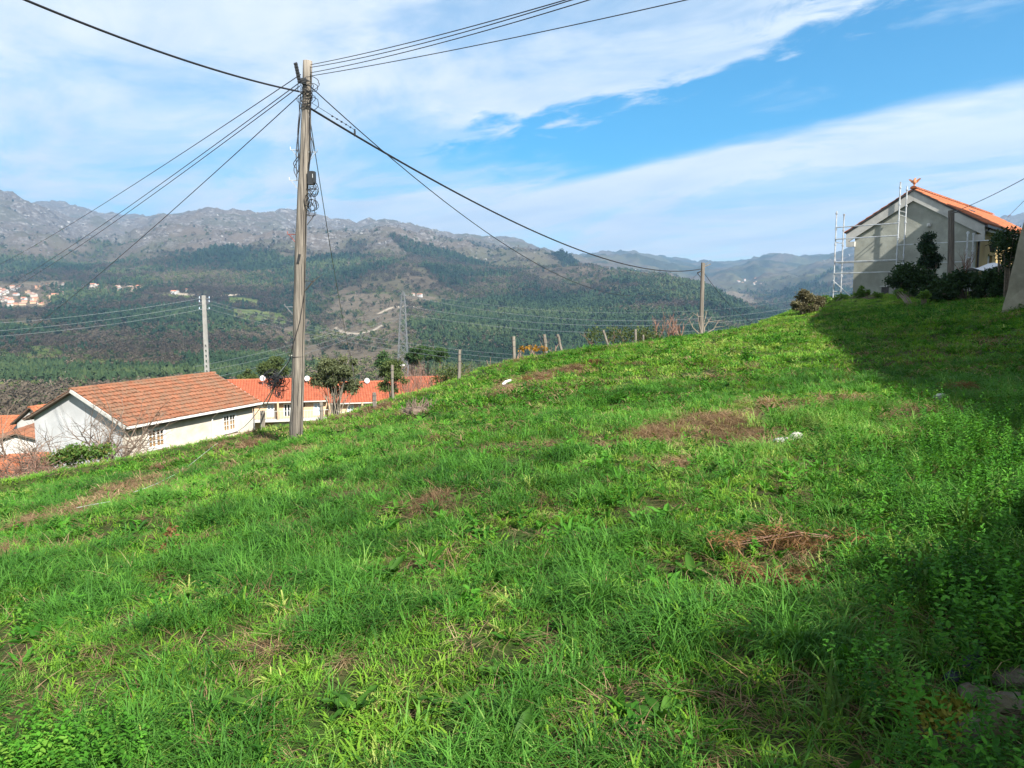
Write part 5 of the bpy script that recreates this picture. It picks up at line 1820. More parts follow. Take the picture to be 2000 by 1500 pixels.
for i in range(4):
    mb = MB()
    for a_, b_ in zip(lv[:-1], lv[1:]):
        mb.tube([pc(a_, i), pc(b_, (i + 1) % 4)], .06, 4).tube([pc(b_, i), pc(a_, (i + 1) % 4)], .06, 4).tube([pc(b_, i), pc(b_, (i + 1) % 4)], .05, 4)
    mb.build('lattice_face', MATS['galv'], py_)
arms = {}
for (row, dx) in ((577, 3.6), (598, 4.2), (614, 3.8)):
    c = at(787, row, PY)
    arms[row] = c
    for s_ in (-1, 1):
        MB().tube([c + Vector((0, -.8, 0)), c + Vector((s_ * dx * .35, 0, -.1))], .1, 4).tube([c + Vector((0, .8, 0)), c + Vector((s_ * dx * .35, 0, -.1))], .1, 4).tube([c + UP * 1.4, c + Vector((s_ * dx * .35, 0, -.1))], .09, 4).build('crossarm', MATS['galv'], py_)
MB().box(pb_.lerp(pt_, .42) + Vector((0, -1.8, 0)), (2.0, .1, .8)).build('warning_plate', MATS['white_paint'], py_)
for (row, x0, rr, sg, lab) in ((576, 788, 558, 11.5, 'uppermost pale conductor strung right from the pylon'), (598, 795, 578, 9.3, 'middle pale conductor strung right from the pylon'), (613, 791, 594, 9.0, 'lower pale conductor strung right from the pylon')):
    wire('power_line', lab, 'wire', at(x0, row, PY), at(1760, rr, 290), sg, .055, 'wire_pale', 48)
wire('power_line', 'faint earth wire strung right from the pylon top', 'wire', pt_, at(1780, 540, 330), 11.5, .035, 'wire_pale', 48)
for (row, ly, lab) in ((600, 716, 'uppermost pale conductor falling left from the pylon'), (614, 728, 'middle pale conductor falling left from the pylon'), (620, 745, 'lowest pale conductor falling left from the pylon')):
    wire('power_line', lab, 'wire', at(784, row, PY), at(380, ly, 240), 2.2, .036, 'wire_pale', 32)
# ------------------------------------------------------------------ trees and shrubs
def leaf_cloud(clumps, n, size, rg, droop=.0, flat=.0, wr=(.35, .6)):
    """leaf-sized faces spread through clumps (centre, radius); denser towards each clump's skin"""
    mb = MB()
    tot = sum(r[0] * r[1] + r[1] * r[2] for _, r in clumps)
    for c, r in clumps:
        k = int(n * (r[0] * r[1] + r[1] * r[2]) / tot)
        base = rg.uniform(.25, .75)
        for _ in range(k):
            d = Vector((rg.gauss(0, 1), rg.gauss(0, 1), rg.gauss(0, 1))).normalized()
            q = rg.random() ** .45 * (1.3 if rg.random() < .16 else 1.0)
            p = Vector(c) + Vector((d.x * r[0], d.y * r[1], d.z * r[2])) * q
            a = Vector((rg.gauss(0, 1), rg.gauss(0, 1), rg.gauss(0, 1) * (1 - flat))).normalized()
            b = a.cross(Vector((rg.gauss(0, 1), rg.gauss(0, 1), rg.gauss(0, 1)))).normalized()
            L = size * rg.uniform(.6, 1.4); W = L * rg.uniform(*wr)
            tip = p + a * L - UP * droop * L
            mb.add([p, p + a * L * .45 + b * W * .5, tip, p + a * L * .45 - b * W * .5], [(0, 1, 2, 3)], min(1, max(0, rg.gauss(base, .22))))
    return mb


def clumps_in(c, r, k, cr, rg, skin=.75):
    out = []
    for _ in range(k):
        d = Vector((rg.gauss(0, 1), rg.gauss(0, 1), rg.gauss(0, .9))).normalized()
        q = skin * rg.uniform(.45, 1.0)
        s = cr * rg.uniform(.65, 1.3)
        out.append((Vector(c) + Vector((d.x * r[0], d.y * r[1], d.z * r[2])) * q, (s * rg.uniform(.9, 1.4), s * rg.uniform(.9, 1.4), s * rg.uniform(.6, 1.0))))
    return out


def branches(mb, p, d, L, r, depth, rg, spread=.6, up=.15, kids=(2, 3), tips=None, seg=4, shrink=.68, sides=4):
    path = [p]; dd = d.normalized()
    for k in range(seg):
        dd = (dd + Vector((rg.gauss(0, .16), rg.gauss(0, .16), rg.gauss(0, .12) + up * .25))).normalized()
        path.append(path[-1] + dd * L / seg)
    mb.tube(path, [r * (1 - .5 * k / seg) for k in range(seg + 1)], sides if depth > 0 else 3, False, rg.random())
    if depth <= 0:
        if tips is not None: tips.append(path[-1])
        return
    for _ in range(rg.randint(*kids)):
        s = rg.uniform(.4, 1.0); i = max(1, int(s * seg)); q = path[i]
        nd_ = (dd + Vector((rg.gauss(0, spread), rg.gauss(0, spread), rg.gauss(0, spread * .7) + up))).normalized()
        branches(mb, q, nd_, L * shrink * rg.uniform(.7, 1.15), r * .55, depth - 1, rg, spread, up, kids, tips, seg, shrink, sides)
    branches(mb, path[-1], dd, L * shrink, r * .5, depth - 1, rg, spread, up, kids, tips, seg, shrink, sides)


def leafy_tree(name, label, foot, c, r, mat, bark, n, size, rg, k=14, cr=.3, trunks=1, cat='tree', group=None, tr=.09, droop=.2):
    t_ = thing(name, foot, label, cat, group)
    tb = MB()
    cl = clumps_in(c, r, k, min(r) * cr / .3 * .36, rg)
    for i in range(trunks):
        f = Vector(foot) + Vector((rg.uniform(-.12, .12), rg.uniform(-.1, .1), -.2)) * (trunks > 1)
        hub = Vector(foot).lerp(Vector(c), .55) + Vector((rg.uniform(-.2, .2) * r[0], rg.uniform(-.2, .2) * r[1], -.15 * r[2]))
        tb.tube([f, f.lerp(hub, .5) + Vector((rg.uniform(-.1, .1), 0, 0)) * r[0], hub], [tr, tr * .8, tr * .6], 7, True, rg.random())
        for q, s in cl[i::trunks]:
            m_ = hub.lerp(q, .5) + Vector((rg.uniform(-.1, .1), rg.uniform(-.1, .1), .05)) * r[0]
            tb.tube([hub, m_, q], [tr * .45, tr * .25, tr * .08], 4, False, rg.random())
    tb.build('trunk', MATS[bark], t_)
    leaf_cloud(cl, n, size, rg, droop).build('crown', MATS[mat], t_)
    return t_


rg = random.Random(31)
f = ground(656, 40); leafy_tree('olive_tree', 'grey green olive tree with pale forked trunk before the row houses', f, at(660, 738, 40), (1.8, 1.4, 1.4), 'leaf_olive_grey', 'bark_pale', 7500, .14, rg, 34, .17, 3, tr=.07)
f = ground(765, 47); leafy_tree('scrubby_tree', 'brownish green scrubby tree behind the slim grey post', f, at(770, 738, 47), (1.5, 1.3, 1.35), 'leaf_olive', 'bark', 4200, .14, rg, 20, .18, 2, tr=.06)
f = ground(528, 88); leafy_tree('dark_tree', 'dark green tree behind the first row house roof', f, at(528, 722, 88), (2.4, 2.0, 1.7), 'leaf_olive', 'bark', 5200, .26, rg, 16, .28, 1, tr=.14)
f = ground(476, 100); leafy_tree('dark_tree', 'low green tree peeping over the left end of the row house roof', f, at(486, 733, 96), (1.6, 1.6, 1.0), 'leaf_olive', 'bark', 2500, .26, rg, 10, .28, 1, tr=.12)
for (px, py, Y, rx_, rz_, lab) in ((828, 690, 92, 1.7, 1.1, 'left one of two round pines beside the pylon foot'), (806, 697, 96, 1.2, 1.2, 'small pine leaning at the pylon foot'), (855, 694, 90, 1.7, 1.0, 'right one of two round pines above the brown thicket')):
    c = at(px, py, Y); f = Vector((c.x, Y, min(c.z - 4, zat(c.x, Y))))
    leafy_tree('pine_tree', lab, f, c, (rx_, rx_, rz_), 'leaf_pine_near', 'bark', 3200, .22, rg, 12, .32, 1, 'tree', 'pines below the pylon', .12, 0)
f = ground(745, 110)
c = at(748, 705, 100); leafy_tree('pine_tree', 'dark pine between the olive tree and the pylon', (c.x, 100, min(c.z - 4, zat(c.x, 100))), c, (1.6, 1.6, 1.6), 'leaf_pine_near', 'bark', 2600, .24, rg, 10, .32, 1, 'tree', 'pines below the pylon', .12, 0)


# reddish brown leafless thicket behind the crest
def thicket(name, label, spots, h, mat, rg, depth=3, leaf=None, kids=(2, 3)):
    o_ = thing(name, spots[0], label, 'thicket')
    mb = MB()
    for s in spots:
        for k in range(3):
            d = Vector((rg.gauss(0, .3), rg.gauss(0, .3), 1))
            branches(mb, Vector(s) - UP * .1, d, h * rg.uniform(.32, .5), .03, depth, rg, .5, .35, kids, None, 3, .72, 3)
    mb.build('stems', MATS[mat], o_)
    if leaf:
        cl = [(Vector(s) + UP * h * .6, (h * .5, h * .5, h * .4)) for s in spots]
        leaf_cloud(cl, leaf[1], leaf[2], rg).build('leaves', MATS[leaf[0]], o_)
    return o_


sp = []
for k in range(15):
    px = rg.uniform(790, 920); Y = rg.uniform(44, 56); top = at(px, rg.uniform(706, 722) + (px - 800) * .1, Y)
    sp.append(Vector((top.x, Y, top.z - 2.6)))
thicket('brown_thicket', 'reddish brown leafless thicket between the pylon and the leaning fence post', sp, 3.0, 'twig_red', rg, 3)
sp = []
for k in range(4):
    px = rg.uniform(865, 905); Y = 40; top = at(px, rg.uniform(712, 720), Y); sp.append(Vector((top.x, Y, top.z - 1.6)))
thicket('green_thicket', 'olive green bush beside the tall fence post below the pylon', sp, 1.7, 'twig_brown', rg, 1, ('leaf_olive', 2200, .12))

# bare fruit tree and vines on the left
for (px, py_top, Y, lab, h) in ((165, 715, 22, 'bare grey branched fruit tree in front of the cream house gable', 3.6), (60, 760, 21, 'bare leafless vine tangle at the foot of the slope', 3.2), (20, 720, 23, 'tall bare fruit tree with upright red twigs at the slope foot', 3.9), (215, 790, 20, 'low bare vine arching over the cream house corner', 2.4)):
    top = at(px, py_top, Y); f = Vector((top.x, Y, top.z - h))
    t_ = thing('bare_tree', f, lab, 'tree', 'leafless fruit trees and vines below the crest')
    mb = MB()
    for _k in range(6): branches(mb, f - UP * .3 + Vector((rg.uniform(-.5, .5), 0, 0)), Vector((rg.gauss(0, .5), rg.gauss(0, .1), 1)), h * rg.uniform(.25, .42), .07, 4, rg, .85, .03, (2, 3), None, 4, .76, 4)
    mb.build('branches', MATS['vine_bark'], t_)
cl = []
for (px, py) in ((125, 886), (150, 880), (175, 884), (200, 880), (140, 895), (105, 900)):
    cl.append((at(px, py, 19), (.28, .3, .18)))
q = thing('bramble_bush', cl[0][0] - UP * .2, 'low green bramble bush below the cream house gable', 'bush')
leaf_cloud(cl, 1600, .10, rg).build('leaves', MATS['leaf_weed'], q)
mb = MB()
for c_, r_ in cl: branches(mb, c_ - UP * .25, Vector((rg.gauss(0, .6), 0, 1)), .35, .012, 2, rg, .8, .1, (2, 3), None, 3, .7, 3)
mb.build('stems', MATS['vine_bark'], q)
sp = [at(px, py, 18.5) for (px, py) in ((40, 905), (70, 900), (95, 905), (15, 915), (60, 915))]
o_ = thing('dead_bramble', sp[0], 'heap of dead brown bramble stems beside the little shed', 'bush')
mb = MB()
for s in sp:
    for k in range(5): branches(mb, s - UP * .25, Vector((rg.gauss(0, .9), rg.gauss(0, .5), .7)), .4, .012, 2, rg, .9, -.1, (2, 3), None, 3, .75, 3)
mb.build('stems', MATS['twig_red'], o_)

# bare shrub by the second pole
f = at(1385, 652, 38); t_ = thing('bare_shrub', f, 'pale leafless shrub with crooked arms beside the second pole', 'shrub')
mb = MB()
for (px, py, px2, py2) in ((1369, 655, 1345, 622), (1372, 655, 1362, 610), (1376, 655, 1381, 606), (1378, 652, 1402, 628), (1376, 640, 1390, 618)):
    a_, b_ = at(px, py, 38), at(px2, py2, 38); m_ = a_.lerp(b_, .5) + Vector((rg.uniform(-.12, .12), 0, rg.uniform(-.15, .02)))
    mb.tube([a_ - UP * .3, a_, m_, b_], [.032, .03, .022, .010], 5, False, rg.random())
    for k in range(3):
        s_ = m_.lerp(b_, rg.random()); mb.tube([s_, s_ + Vector((rg.gauss(0, .22), 0, rg.uniform(.02, .3)))], [.018, .006], 4, False, rg.random())
mb.build('branches', MATS['bark_pale'], t_)

# scrub along the crest behind the fence
sp = []
for px in (1160, 1195, 1225, 1250, 1272): sp.append(at(px, 668, 33) - UP * .25)
thicket('crest_scrub', 'dark green and brown scrub behind the leaning fence posts', sp, .95, 'twig_brown', rg, 2, ('leaf_olive', 2600, .085))
sp = [at(px, 660, 34) - UP * .2 for px in (1285, 1300, 1315, 1330)]
thicket('red_twig_scrub', 'reddish bare twigs between the fence posts and the second pole', sp, 1.5, 'twig_red', rg, 2)
sp = [at(px, py, 26) - UP * .3 for (px, py) in ((960, 715), (1010, 700), (1040, 690), (1075, 688))]
thicket('dry_stalks', 'thin dry stalks rising behind the crest between the fence posts', sp, 1.0, 'twig_brown', rg, 1, None, (1, 2))
cl = [(at(px, py, 24.2), (.13, .12, .06)) for (px, py) in ((1020, 681), (1033, 679), (1047, 682), (1062, 681))]
q = thing('yellow_bracken', cl[0][0] - UP * .1, 'low orange yellow bracken on the crest beside the fence posts', 'plant')
leaf_cloud(cl, 160, .09, rg).build('fronds', MATS['leaf_yellow'], q)

# ------------------------------------------------------------------ fence posts
FP_ = [(898, 683, 896, 742, 21.5, .055, 'tall grey fence post standing alone below the pylon'), (1003, 657, 1005, 702, 23.5, .065, 'thick notched fence post among dry stalks'), (1063, 653, 1069, 688, 25.0, .062, 'split fence post beside a fallen partner'),
       (1089, 653, 1100, 684, 24.8, .05, 'slim fence post leaning left beside the yellow bracken'), (1178, 645, 1192, 678, 26.5, .05, 'leaning brown fence post caught in bare scrub'), (1241, 643, 1242, 672, 27.5, .05, 'upright weathered fence post next to a short one'),
       (1256, 654, 1257, 668, 28.0, .04, 'shortest fence post on the crest'), (766, 713, 767, 778, 19.5, .042, 'slim grey post before the scrubby tree'), (627, 786, 629, 818, 17.6, .055, 'stubby pale fence post before the row house balcony'),
       (731, 767, 732, 795, 18.2, .055, 'short fence post under the right row house roof'), (513, 802, 513, 842, 17.0, .06, 'weathered fence post at the corner of the cream house')]
for (x1, y1, x2, y2, Y, r_, lab) in FP_:
    a_, b_ = at(x2, y2, Y), at(x1, y1, Y)
    g_ = Vector((a_.x, a_.y, min(a_.z, zat(a_.x, a_.y)) - .15))
    p_ = thing('fence_post', g_, lab, 'post', 'old fence posts along the meadow crest')
    mb = MB(); pts = [g_.lerp(b_, k / 5) + Vector((rg.uniform(-.006, .006), rg.uniform(-.006, .006), 0)) for k in range(6)]
    mb.tube(pts, [r_ * .86 * rg.uniform(.9, 1.08) for _ in pts], 7, True)
    mb.build('shaft', MATS['concrete' if 'concrete' in lab else 'post_wood'], p_)
    nt = MB()
    for k in range(2): nt.tube([b_ - (b_ - g_) * (.12 + .2 * k) + Vector((math.cos(q) * r_ * .94, math.sin(q) * r_ * .94, 0)) for q in np.linspace(0, 6.283, 9)], .006, 4, False)
    nt.build('wire_band', MATS['wire_grey'], p_)

# ------------------------------------------------------------------ shrubs round the grey house
rg = random.Random(44)


def bush(name, label, parts, mat, n, size, rg, cat='bush', stem='bark', inner=None):
    """parts: (px, py, depth, rx, rz)"""
    cl = []
    for (px, py, Y, rx_, rz_) in parts:
        cl += clumps_in(at(px, py, Y), (rx_, rx_ * .8, rz_), max(7, int(rx_ * rz_ * 34)), min(rx_, rz_) * .50, rg, .72)
    lo = at(*parts[0][:3]); gzz = zat(lo.x, lo.y)
    b_ = thing(name, (lo.x, lo.y, min(gzz, lo.z)), label, cat)
    mb = MB()
    for c_, s_ in cl:
        g_ = Vector((lo.x + (c_.x - lo.x) * .5, lo.y + (c_.y - lo.y) * .5, min(gzz, c_.z - .1)))
        mb.tube([g_, g_.lerp(c_, .5) + Vector((rg.uniform(-.06, .06), 0, .05)), c_], [.03, .02, .008], 4, False, rg.random())
    mb.build('stems', MATS[stem], b_)
    leaf_cloud(cl, n, size, rg).build('leaves', MATS[mat], b_)
    return b_


bush('ivy_stump', 'round stump smothered in brown dead ivy at the meadow edge', [(1578, 580, 31.5, .52, .40), (1560, 596, 31.3, .32, .3), (1582, 600, 31.3, .5, .3), (1595, 590, 31.6, .36, .3)], 'leaf_ivy_dead', 8000, .085, rg, 'stump')
bush('laurel_bush', 'glossy dark laurel bush hiding the foot of the grey gable', [(1775, 540, 32, .85, .62), (1755, 553, 31.6, .5, .45), (1805, 545, 32, .7, .55)], 'leaf_dark', 7500, .12, rg)
bush('conifer_shrub', 'upright dark feathery shrub in front of the grey gable', [(1815, 490, 33.5, .5, .65), (1812, 466, 33.5, .32, .4), (1820, 512, 33.5, .6, .45)], 'leaf_conifer', 7000, .10, rg, 'shrub')
bush('hedge', 'long dark low hedge below the yellow wall of the grey house', [(1900, 548, 28, 1.5, .42), (1845, 556, 28, 1.0, .36), (1960, 545, 27, 1.2, .5), (1800, 570, 28.5, .6, .3), (1850, 574, 27.5, 1.0, .3), (1910, 570, 27.5, 1.2, .34), (1955, 572, 26.5, .9, .34)], 'leaf_dark', 17000, .11, rg, 'hedge')
bush('climbing_shrub', 'dark climbing shrub against the yellow wall beside the battered corner', [(1975, 480, 26, .55, .7), (1955, 470, 27, .4, .35), (1985, 510, 26, .5, .5)], 'leaf_dark', 4200, .09, rg, 'shrub')
bush('edge_weeds', 'bright green weeds growing between the ivy stump and the gable', [(1610, 586, 34, .42, .2), (1640, 583, 35, .5, .22), (1680, 580, 36, .5, .25), (1715, 578, 35, .4, .2)], 'leaf_fresh', 3600, .085, rg, 'weeds')
bush('sapling', 'bright young leafy shoot against the grey gable foot', [(1684, 568, 36, .16, .26), (1697, 572, 36, .13, .18)], 'leaf_fresh', 700, .085, rg, 'plant')
bush('yellow_shrub', 'yellow green leafy shrub at the shadow edge under the laurel', [(1805, 580, 27, .22, .2), (1757, 572, 30, .3, .2)], 'leaf_fresh', 900, .09, rg, 'shrub')
f = Vector((at(1885, 520, 31).x, 31, at(1885, 525, 31).z)); t_ = thing('bare_shrub', f, 'upright leafless shrub beside the dark pole and house corner', 'shrub')
mb = MB()
for k in range(9): branches(mb, f - UP * .4, Vector((rg.gauss(0, .22), rg.gauss(0, .15), 1)), .62, .02, 2, rg, .35, .3, (1, 2), None, 3, .7, 4)
mb.build('branches', MATS['twig_red'], t_)
# white garden chairs and hose reel hint: pale tarpaulin lying by the yellow wall
ta = at(1925, 517, 30.5); mb = MB()
q0 = [ta + Vector((x * 1.0, rg.uniform(-.1, .1), .10 * math.sin(x * 5) - .08 * abs(x))) for x in np.linspace(-.5, .75, 9)]
vs = []; fs = []
for k, p_ in enumerate(q0): vs += [p_ + Vector((0, -.5, -.12)), p_, p_ + Vector((0, .5, -.1)), p_ + Vector((0, .5, -.13)), p_ + Vector((0, -.5, -.15))]
for k in range(len(q0) - 1):
    for j in range(5): fs.append((k * 5 + j, k * 5 + (j + 1) % 5, (k + 1) * 5 + (j + 1) % 5, (k + 1) * 5 + j))
mb.add(vs, fs); mb.build('tarpaulin', MATS['dish_white'], None, label='crumpled pale tarpaulin lying behind the hedge by the yellow wall', cat='tarpaulin')
# tall laurel hedge just outside the frame on the right: shades the near corner
cl = []
for k in range(150):
    base = Vector((3.6, -2.1, 0)).lerp(Vector((7.0, .35, 0)), rg.random())
    cl.append((Vector((base.x + rg.uniform(-.15, .15), base.y + rg.uniform(-.15, .15), zat(base.x, base.y) + rg.uniform(.2, 4.0))), (.5, .42, .5)))
q = thing('tall_hedge', (5.0, .1, zat(5.0, .1)), 'tall dense laurel hedge at the right-hand edge of the meadow', 'hedge')
leaf_cloud(cl, 42000, .17, rg).build('leaves', MATS['leaf_dark'], q)
mb = MB()
for c_, s_ in cl: mb.tube([Vector((c_.x, c_.y, zat(c_.x, c_.y) - .1)), c_], [.035, .012], 4, False, .5)
mb.build('stems', MATS['bark'], q)

# ------------------------------------------------------------------ things lying on the meadow
rg = random.Random(52)


def stone(px, py, r, mat, label, name='stone', group=None, sink=.45):
    q = hit(px, py)
    MB().blob(q + UP * (r[2] * (1 - sink)), r, rg, 3, .14 if mat == 'stone_pale' else .34).build(name, MATS[mat], None, False, label=label, cat='stone', group=group)


stone(1535, 866, (.12, .07, .04), 'stone_pale', 'flat white stone half sunk in the grass, larger of two', 'white_stone')
stone(1556, 862, (.07, .05, .06), 'stone_pale', 'upright white stone touching the larger flat white stone', 'white_stone')
stone(1838, 780, (.08, .06, .05), 'stone_pale', 'pale rounded stone at the edge of the big shadow', 'white_stone')
stone(988, 760, (.11, .10, .07), 'soil_dark', 'dark clod of earth under the small white scrap', 'earth_clod', None, .4)
q = hit(990, 757); MB().tube([q + Vector((-.08, -.02, .07)), q + Vector((-.02, -.02, .13)), q + Vector((.09, .0, .16))], [.035, .03, .022], 6).build('white_scrap', MATS['white_paint'], None, label='small bent white scrap on the bare earth clod', cat='scrap')
for (px, py, r, lab) in ((1970, 1400, (.10, .085, .06), 'largest mossy stone in the shaded pile'), (1905, 1372, (.06, .055, .04), 'small grey stone at the left of the shaded pile'), (1985, 1350, (.08, .07, .055), 'brownish stone on top of the shaded pile'), (1930, 1440, (.09, .075, .05), 'low grey stone at the front of the shaded pile')):
    stone(px, py, r, 'stone', lab, 'stone', 'stones piled in the shade')
q0, q1 = hit(1856, 1338), hit(1925, 1292)
pm = MB()
q0 = q0 + UP * .01; q1 = q1 + UP * .035
pm.tube([q0, q0.lerp(q1, .5), q1], .032, 14)
pm.build('plastic_pipe', MATS['plastic_navy'], None, True, label='short dark blue plastic pipe lying in the shaded grass', cat='pipe')
c = hit(1870, 1425); q = thing('moss_clump', c, 'yellow brown mossy clump in the shade below the stones', 'moss')
leaf_cloud([(c + UP * .03 + Vector((rg.uniform(-.12, .12), rg.uniform(-.08, .08), 0)), (.09, .08, .05)) for _ in range(5)], 1500, .028, rg).build('fronds', MATS['moss'], q)
MB().blob(c, (.18, .14, .05), rg, 2, .2).build('mound', MATS['soil_dark'], q)

# dead grey stump of many stubs
c = hit(818, 806); q = thing('dead_stump', c, 'dead grey many-stubbed stump on the open grass', 'stump')
mb = MB()
for k in range(70):
    a = rg.uniform(0, 6.283); s = rg.random() ** .6 * .22
    b_ = c + Vector((math.cos(a) * s, math.sin(a) * s * .8, -.05)); h = rg.uniform(.10, .33) * (1.15 - s)
    mb.tube([b_, b_ + Vector((math.cos(a) * .07 + rg.gauss(0, .03), math.sin(a) * .05, h * .6)), b_ + Vector((math.cos(a) * .09 + rg.gauss(0, .05), math.sin(a) * .07, h))], [.016, .012, .004], 5, True, rg.random())
mb.build('stubs', MATS['vine_bark'], q)
MB().blob(c + UP * .02, (.24, .2, .12), rg, 3, .3).build('root_mass', MATS['vine_bark'], q)
# dry rust-coloured dock stalk
c = hit(325, 1078); q = thing('dry_dock', c, 'rust brown dried dock stalk standing alone in short grass', 'plant')
MB().tube([c, c + Vector((.01, 0, .10)), c + Vector((.03, .01, .20))], [.006, .005, .003], 5).build('stalk', MATS['twig_red'], q)
leaf_cloud([(c + Vector((.03, 0, .16)), (.035, .03, .05)), (c + Vector((.06, 0, .20)), (.03, .02, .02)), (c + Vector((0, 0, .03)), (.09, .06, .02))], 160, .04, rg).build('dry_leaves', MATS['leaf_dry'], q)
# flattened brown bracken fronds
for (px, py, w, lab) in ((1560, 1072, .42, 'long flattened rust brown fern frond at the bank foot'), (1055, 745, .3, 'brown dry bracken tuft beside the crest straw'), (1165, 712, .14, 'small reddish dry weed stalks near the crest straw'), (1520, 1160, .22, 'low patch of reddish dead weeds on the bank foot'), (1875, 765, .22, 'reddish dead leaves at the top of the shaded bank')):
    c = hit(px, py); q = thing('dry_fern', c, lab, 'fern')
    cl = [(c + Vector((rg.uniform(-w, w), rg.uniform(-.08, .08), .05 + rg.uniform(0, .04))), (w * .35, .09, .05)) for _ in range(6)]
    leaf_cloud(cl, 800, .065, rg, .3, .6, (.05, .14)).build('fronds', MATS['leaf_dry'], q)
    mb = MB()
    for k in range(4): mb.tube([c + Vector((-w, rg.uniform(-.06, .06), .03)), c + Vector((0, rg.uniform(-.05, .05), .09)), c + Vector((w, rg.uniform(-.06, .06), .04))], .0018, 4)
    mb.build('stalks', MATS['twig_red'], q)

# broad-leaved docks: every leaf its own part
leafmat('leaf_dock', (.022, .075, .010), (.075, .18, .022), .33)


def dock_leaf_mesh(name, L, W, mat, tint):
    mb = MB(); rows = 7; vs = []; fs = []
    for k in range(rows + 1):
        s = k / rows
        w = W * (math.sin(math.pi * min(1, s * .92 + .08)) ** .8) * (1 - .25 * s) * .5 + .002
        z = L * (.30 * s - .42 * s * s)
        wv_ = .012 * math.sin(s * 16)
        vs += [(s * L, -w, z + w * .35 + wv_), (s * L, -w * .5, z + w * .08), (s * L, 0, z - w * .12), (s * L, w * .5, z + w * .08), (s * L, w, z + w * .35 - wv_)]
    for k in range(rows):
        for j in range(4): fs.append((k * 5 + j, k * 5 + j + 1, k * 5 + j + 6, k * 5 + j + 5))
    mb.add(vs, fs, tint)
    return mb.mesh(name, MATS[mat], True)


dock_meshes = [dock_leaf_mesh('leaf', L_, W_, 'leaf_dock', T_) for (L_, W_, T_) in ((.20, .062, .2), (.24, .070, .5), (.15, .055, .8), (.18, .05, .35), (.13, .05, .65))]
DOCKS = [(1010, 1465, 8), (1290, 1415, 7), (880, 1400, 6), (660, 1215, 6), (1120, 1245, 6), (500, 1400, 6), (985, 1330, 6), (1350, 1130, 6), (760, 1130, 5), (1085, 1175, 5), (690, 1395, 6), (1190, 1095, 5)]
for (px, py, k) in DOCKS:
    c = hit(px, py)
    d_ = thing('dock_plant', c, 'broad-leaved green dock plant spreading low among the meadow grass', 'plant', 'dock plants in the meadow')
    for i in range(k + 4):
        me = dock_meshes[rg.randrange(5)]
        l_ = bpy.data.objects.new('leaf', me); COL.objects.link(l_)
        l_.parent = d_; l_.location = (rg.uniform(-.015, .015), rg.uniform(-.015, .015), .01)
        l_.rotation_euler = (rg.uniform(-.2, .2), -rg.uniform(.25, .85), i * 2.4 + rg.uniform(-.4, .4)); s_ = rg.uniform(.45, .8); l_.scale = (s_, s_, s_)

# tall broad grass clumps on the bank at the right
GB = MATS['leaf_fresh']
for (px, py, n_, h, lab) in ((1890, 1045, 16, .36, 'arching broad grass clump on the bank, below the shadow edge'), (1960, 1010, 14, .40, 'taller broad grass clump beside the arching one on the bank'), (1810, 1120, 12, .28, 'sprawling grass clump among the bank nettles'), (1640, 1420, 20, .26, 'coarse grass clump at the shade edge in front of the pipe'), (1830, 1300, 12, .22, 'broad shaded grass clump beside the blue pipe')):
    c = hit(px, py)
    q = thing('grass_clump', c, lab, 'grass')
    me = blade_proto('blades', GB, rg, n_ * 2, (h * .6, h * 1.25), .014, .07, (.05, .7), .8, 5)
    a_ = me.attributes.new('tint', 'FLOAT', 'FACE'); a_.data.foreach_set('value', np.clip(nr.normal(.45, .2, len(me.polygons)), 0, 1).astype(np.float32))
    b_ = bpy.data.objects.new('blades', me); COL.objects.link(b_); b_.parent = q

# ------------------------------------------------------------------ far villages on the slope: every house a thing
rg = random.Random(61)
wall_m = [MATS['plaster_white'], MATS['plaster_cream'], MATS['plaster_peach'], MATS['trim_pale']]


def far_house_mesh(L, W, H, rise):
    w = MB().poly_prism([(-L / 2, -W / 2, -3), (-L / 2, W / 2, -3), (-L / 2, W / 2, H), (-L / 2, 0, H + rise), (-L / 2, -W / 2, H)], (L, 0, 0))
    r = MB()
    for s in (-1, 1):
        e = Vector((-L / 2 - .4, s * (W / 2 + .5), H - .5 * rise / (W / 2) + .05)); v = Vector((0, -s * W / 2, rise)).normalized(); n = (UP - v * v.z).normalized()
        r.obox(e, Vector((L + .8, 0, 0)), v * math.hypot(W / 2 + .5, rise * (1 + 1 / W)), n * .2)
    return w, r


far_kinds = []
for k in range(5):
    far_kinds.append(far_house_mesh(rg.uniform(9, 15), rg.uniform(7, 9), rg.choice([3.2, 5.8, 6.2]), rg.uniform(1.6, 2.3)))
roof_m = simple('far_roof', (.47, .19, .11), .9, .2, .5); roof_m2 = simple('far_roof_old', (.36, .20, .145), .9, .2, .5)
fk = []
for (w, r) in far_kinds:
    fk.append(([w.mesh('wall', q) for q in wall_m], [r.mesh('roof', roof_m), r.mesh('roof', roof_m2)]))


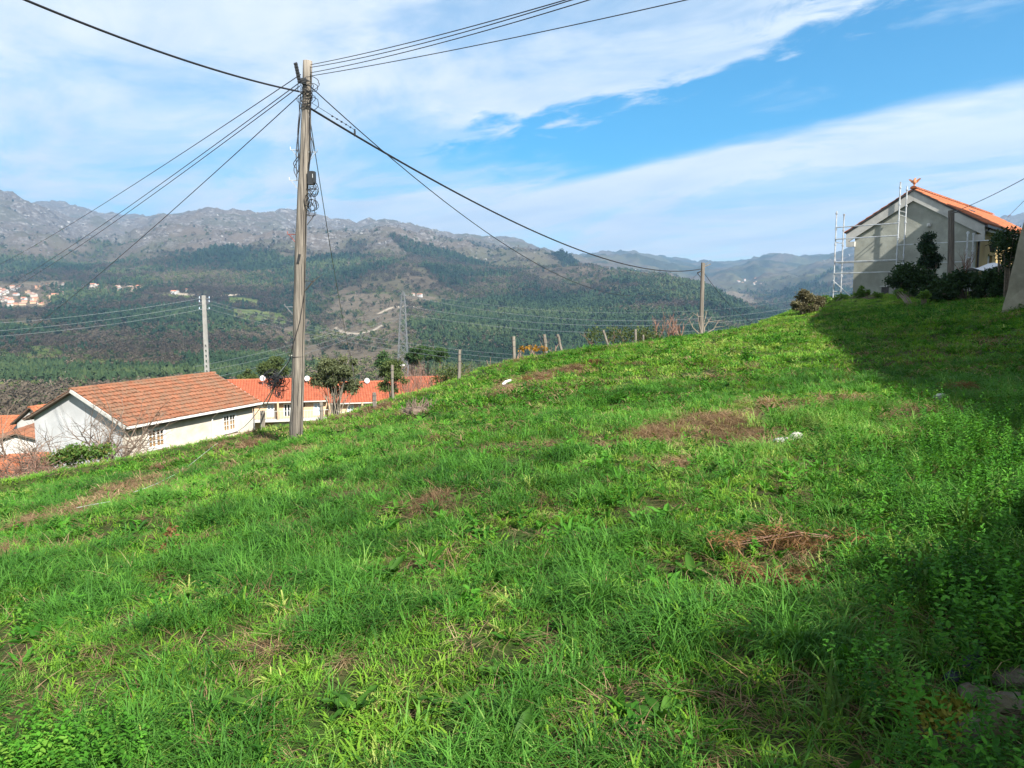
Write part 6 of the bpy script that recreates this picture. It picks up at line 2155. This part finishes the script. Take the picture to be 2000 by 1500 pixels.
def far_house(px, py, label, group):
    q = far_hit(px, py)
    if q is None: return
    kind = fk[rg.randrange(len(fk))]
    h = thing('village_house', q, label, 'house', group)
    h.rotation_euler = (0, 0, rg.uniform(-.7, .7))
    s = rg.uniform(.8, 1.1); h.scale = (s, s, s)
    for nm, me in (('wall', rg.choice(kind[0])), ('roof', rg.choice(kind[1]))):
        o_ = bpy.data.objects.new(nm, me); COL.objects.link(o_); o_.parent = h


for k in range(62):
    px = -30 + 165 * rg.random() ** 1.1; py = rg.uniform(563, 603) - max(0, px) * .14 * rg.random()
    far_house(px, py, 'small far house with red roof in the hillside village at the mountain foot', 'houses of the far hillside village')
for k in range(14):
    far_house(rg.uniform(150, 278), rg.uniform(559, 572), 'small far house in the line of houses along the slope right of the village', 'houses strung along the far slope')
for (px, py) in ((333, 568), (345, 571), (352, 566), (368, 570), (340, 574)):
    far_house(px, py, 'far farmhouse among the terraces above the concrete pole', 'far farmhouses above the terraces')
far_house(420, 614, 'lone far house with bright orange roof at the end of the pale track', None)
far_house(985, 618, 'far building in the terraced clearing right of the pylon', None)
for (px, py) in ((820, 580), (806, 577)):
    far_house(px, py, 'far building of a close pair above the pylon top', 'pair of far buildings above the pylon')
for k in range(10):
    far_house(rg.uniform(1440, 1490), rg.uniform(545, 556), 'tiny far house in the hazy village left of the scaffold', 'houses of the hazy far village')

# ------------------------------------------------------------------ the air: one even, thin haze round everything
m = bpy.data.materials.new('haze_air'); m.use_nodes = True
T = NT(m.node_tree); T.t.nodes.clear()
vo = T.n('ShaderNodeVolumePrincipled'); out = T.n('ShaderNodeOutputMaterial')
vo.inputs['Color'].default_value = (.38, .65, 1.0, 1)
vo.inputs['Density'].default_value = HAZE
vo.inputs['Anisotropy'].default_value = .2
T.link(vo.outputs[0], out.inputs['Volume'])
zlo = float(min(FZ.min(), GZ.min())) - 1.5; zhi = float(FZ.max()) + 25
MB().box((0, 4700, (zlo + zhi) / 2), (25000, 9900, zhi - zlo)).build('haze', m, None, kind='stuff')
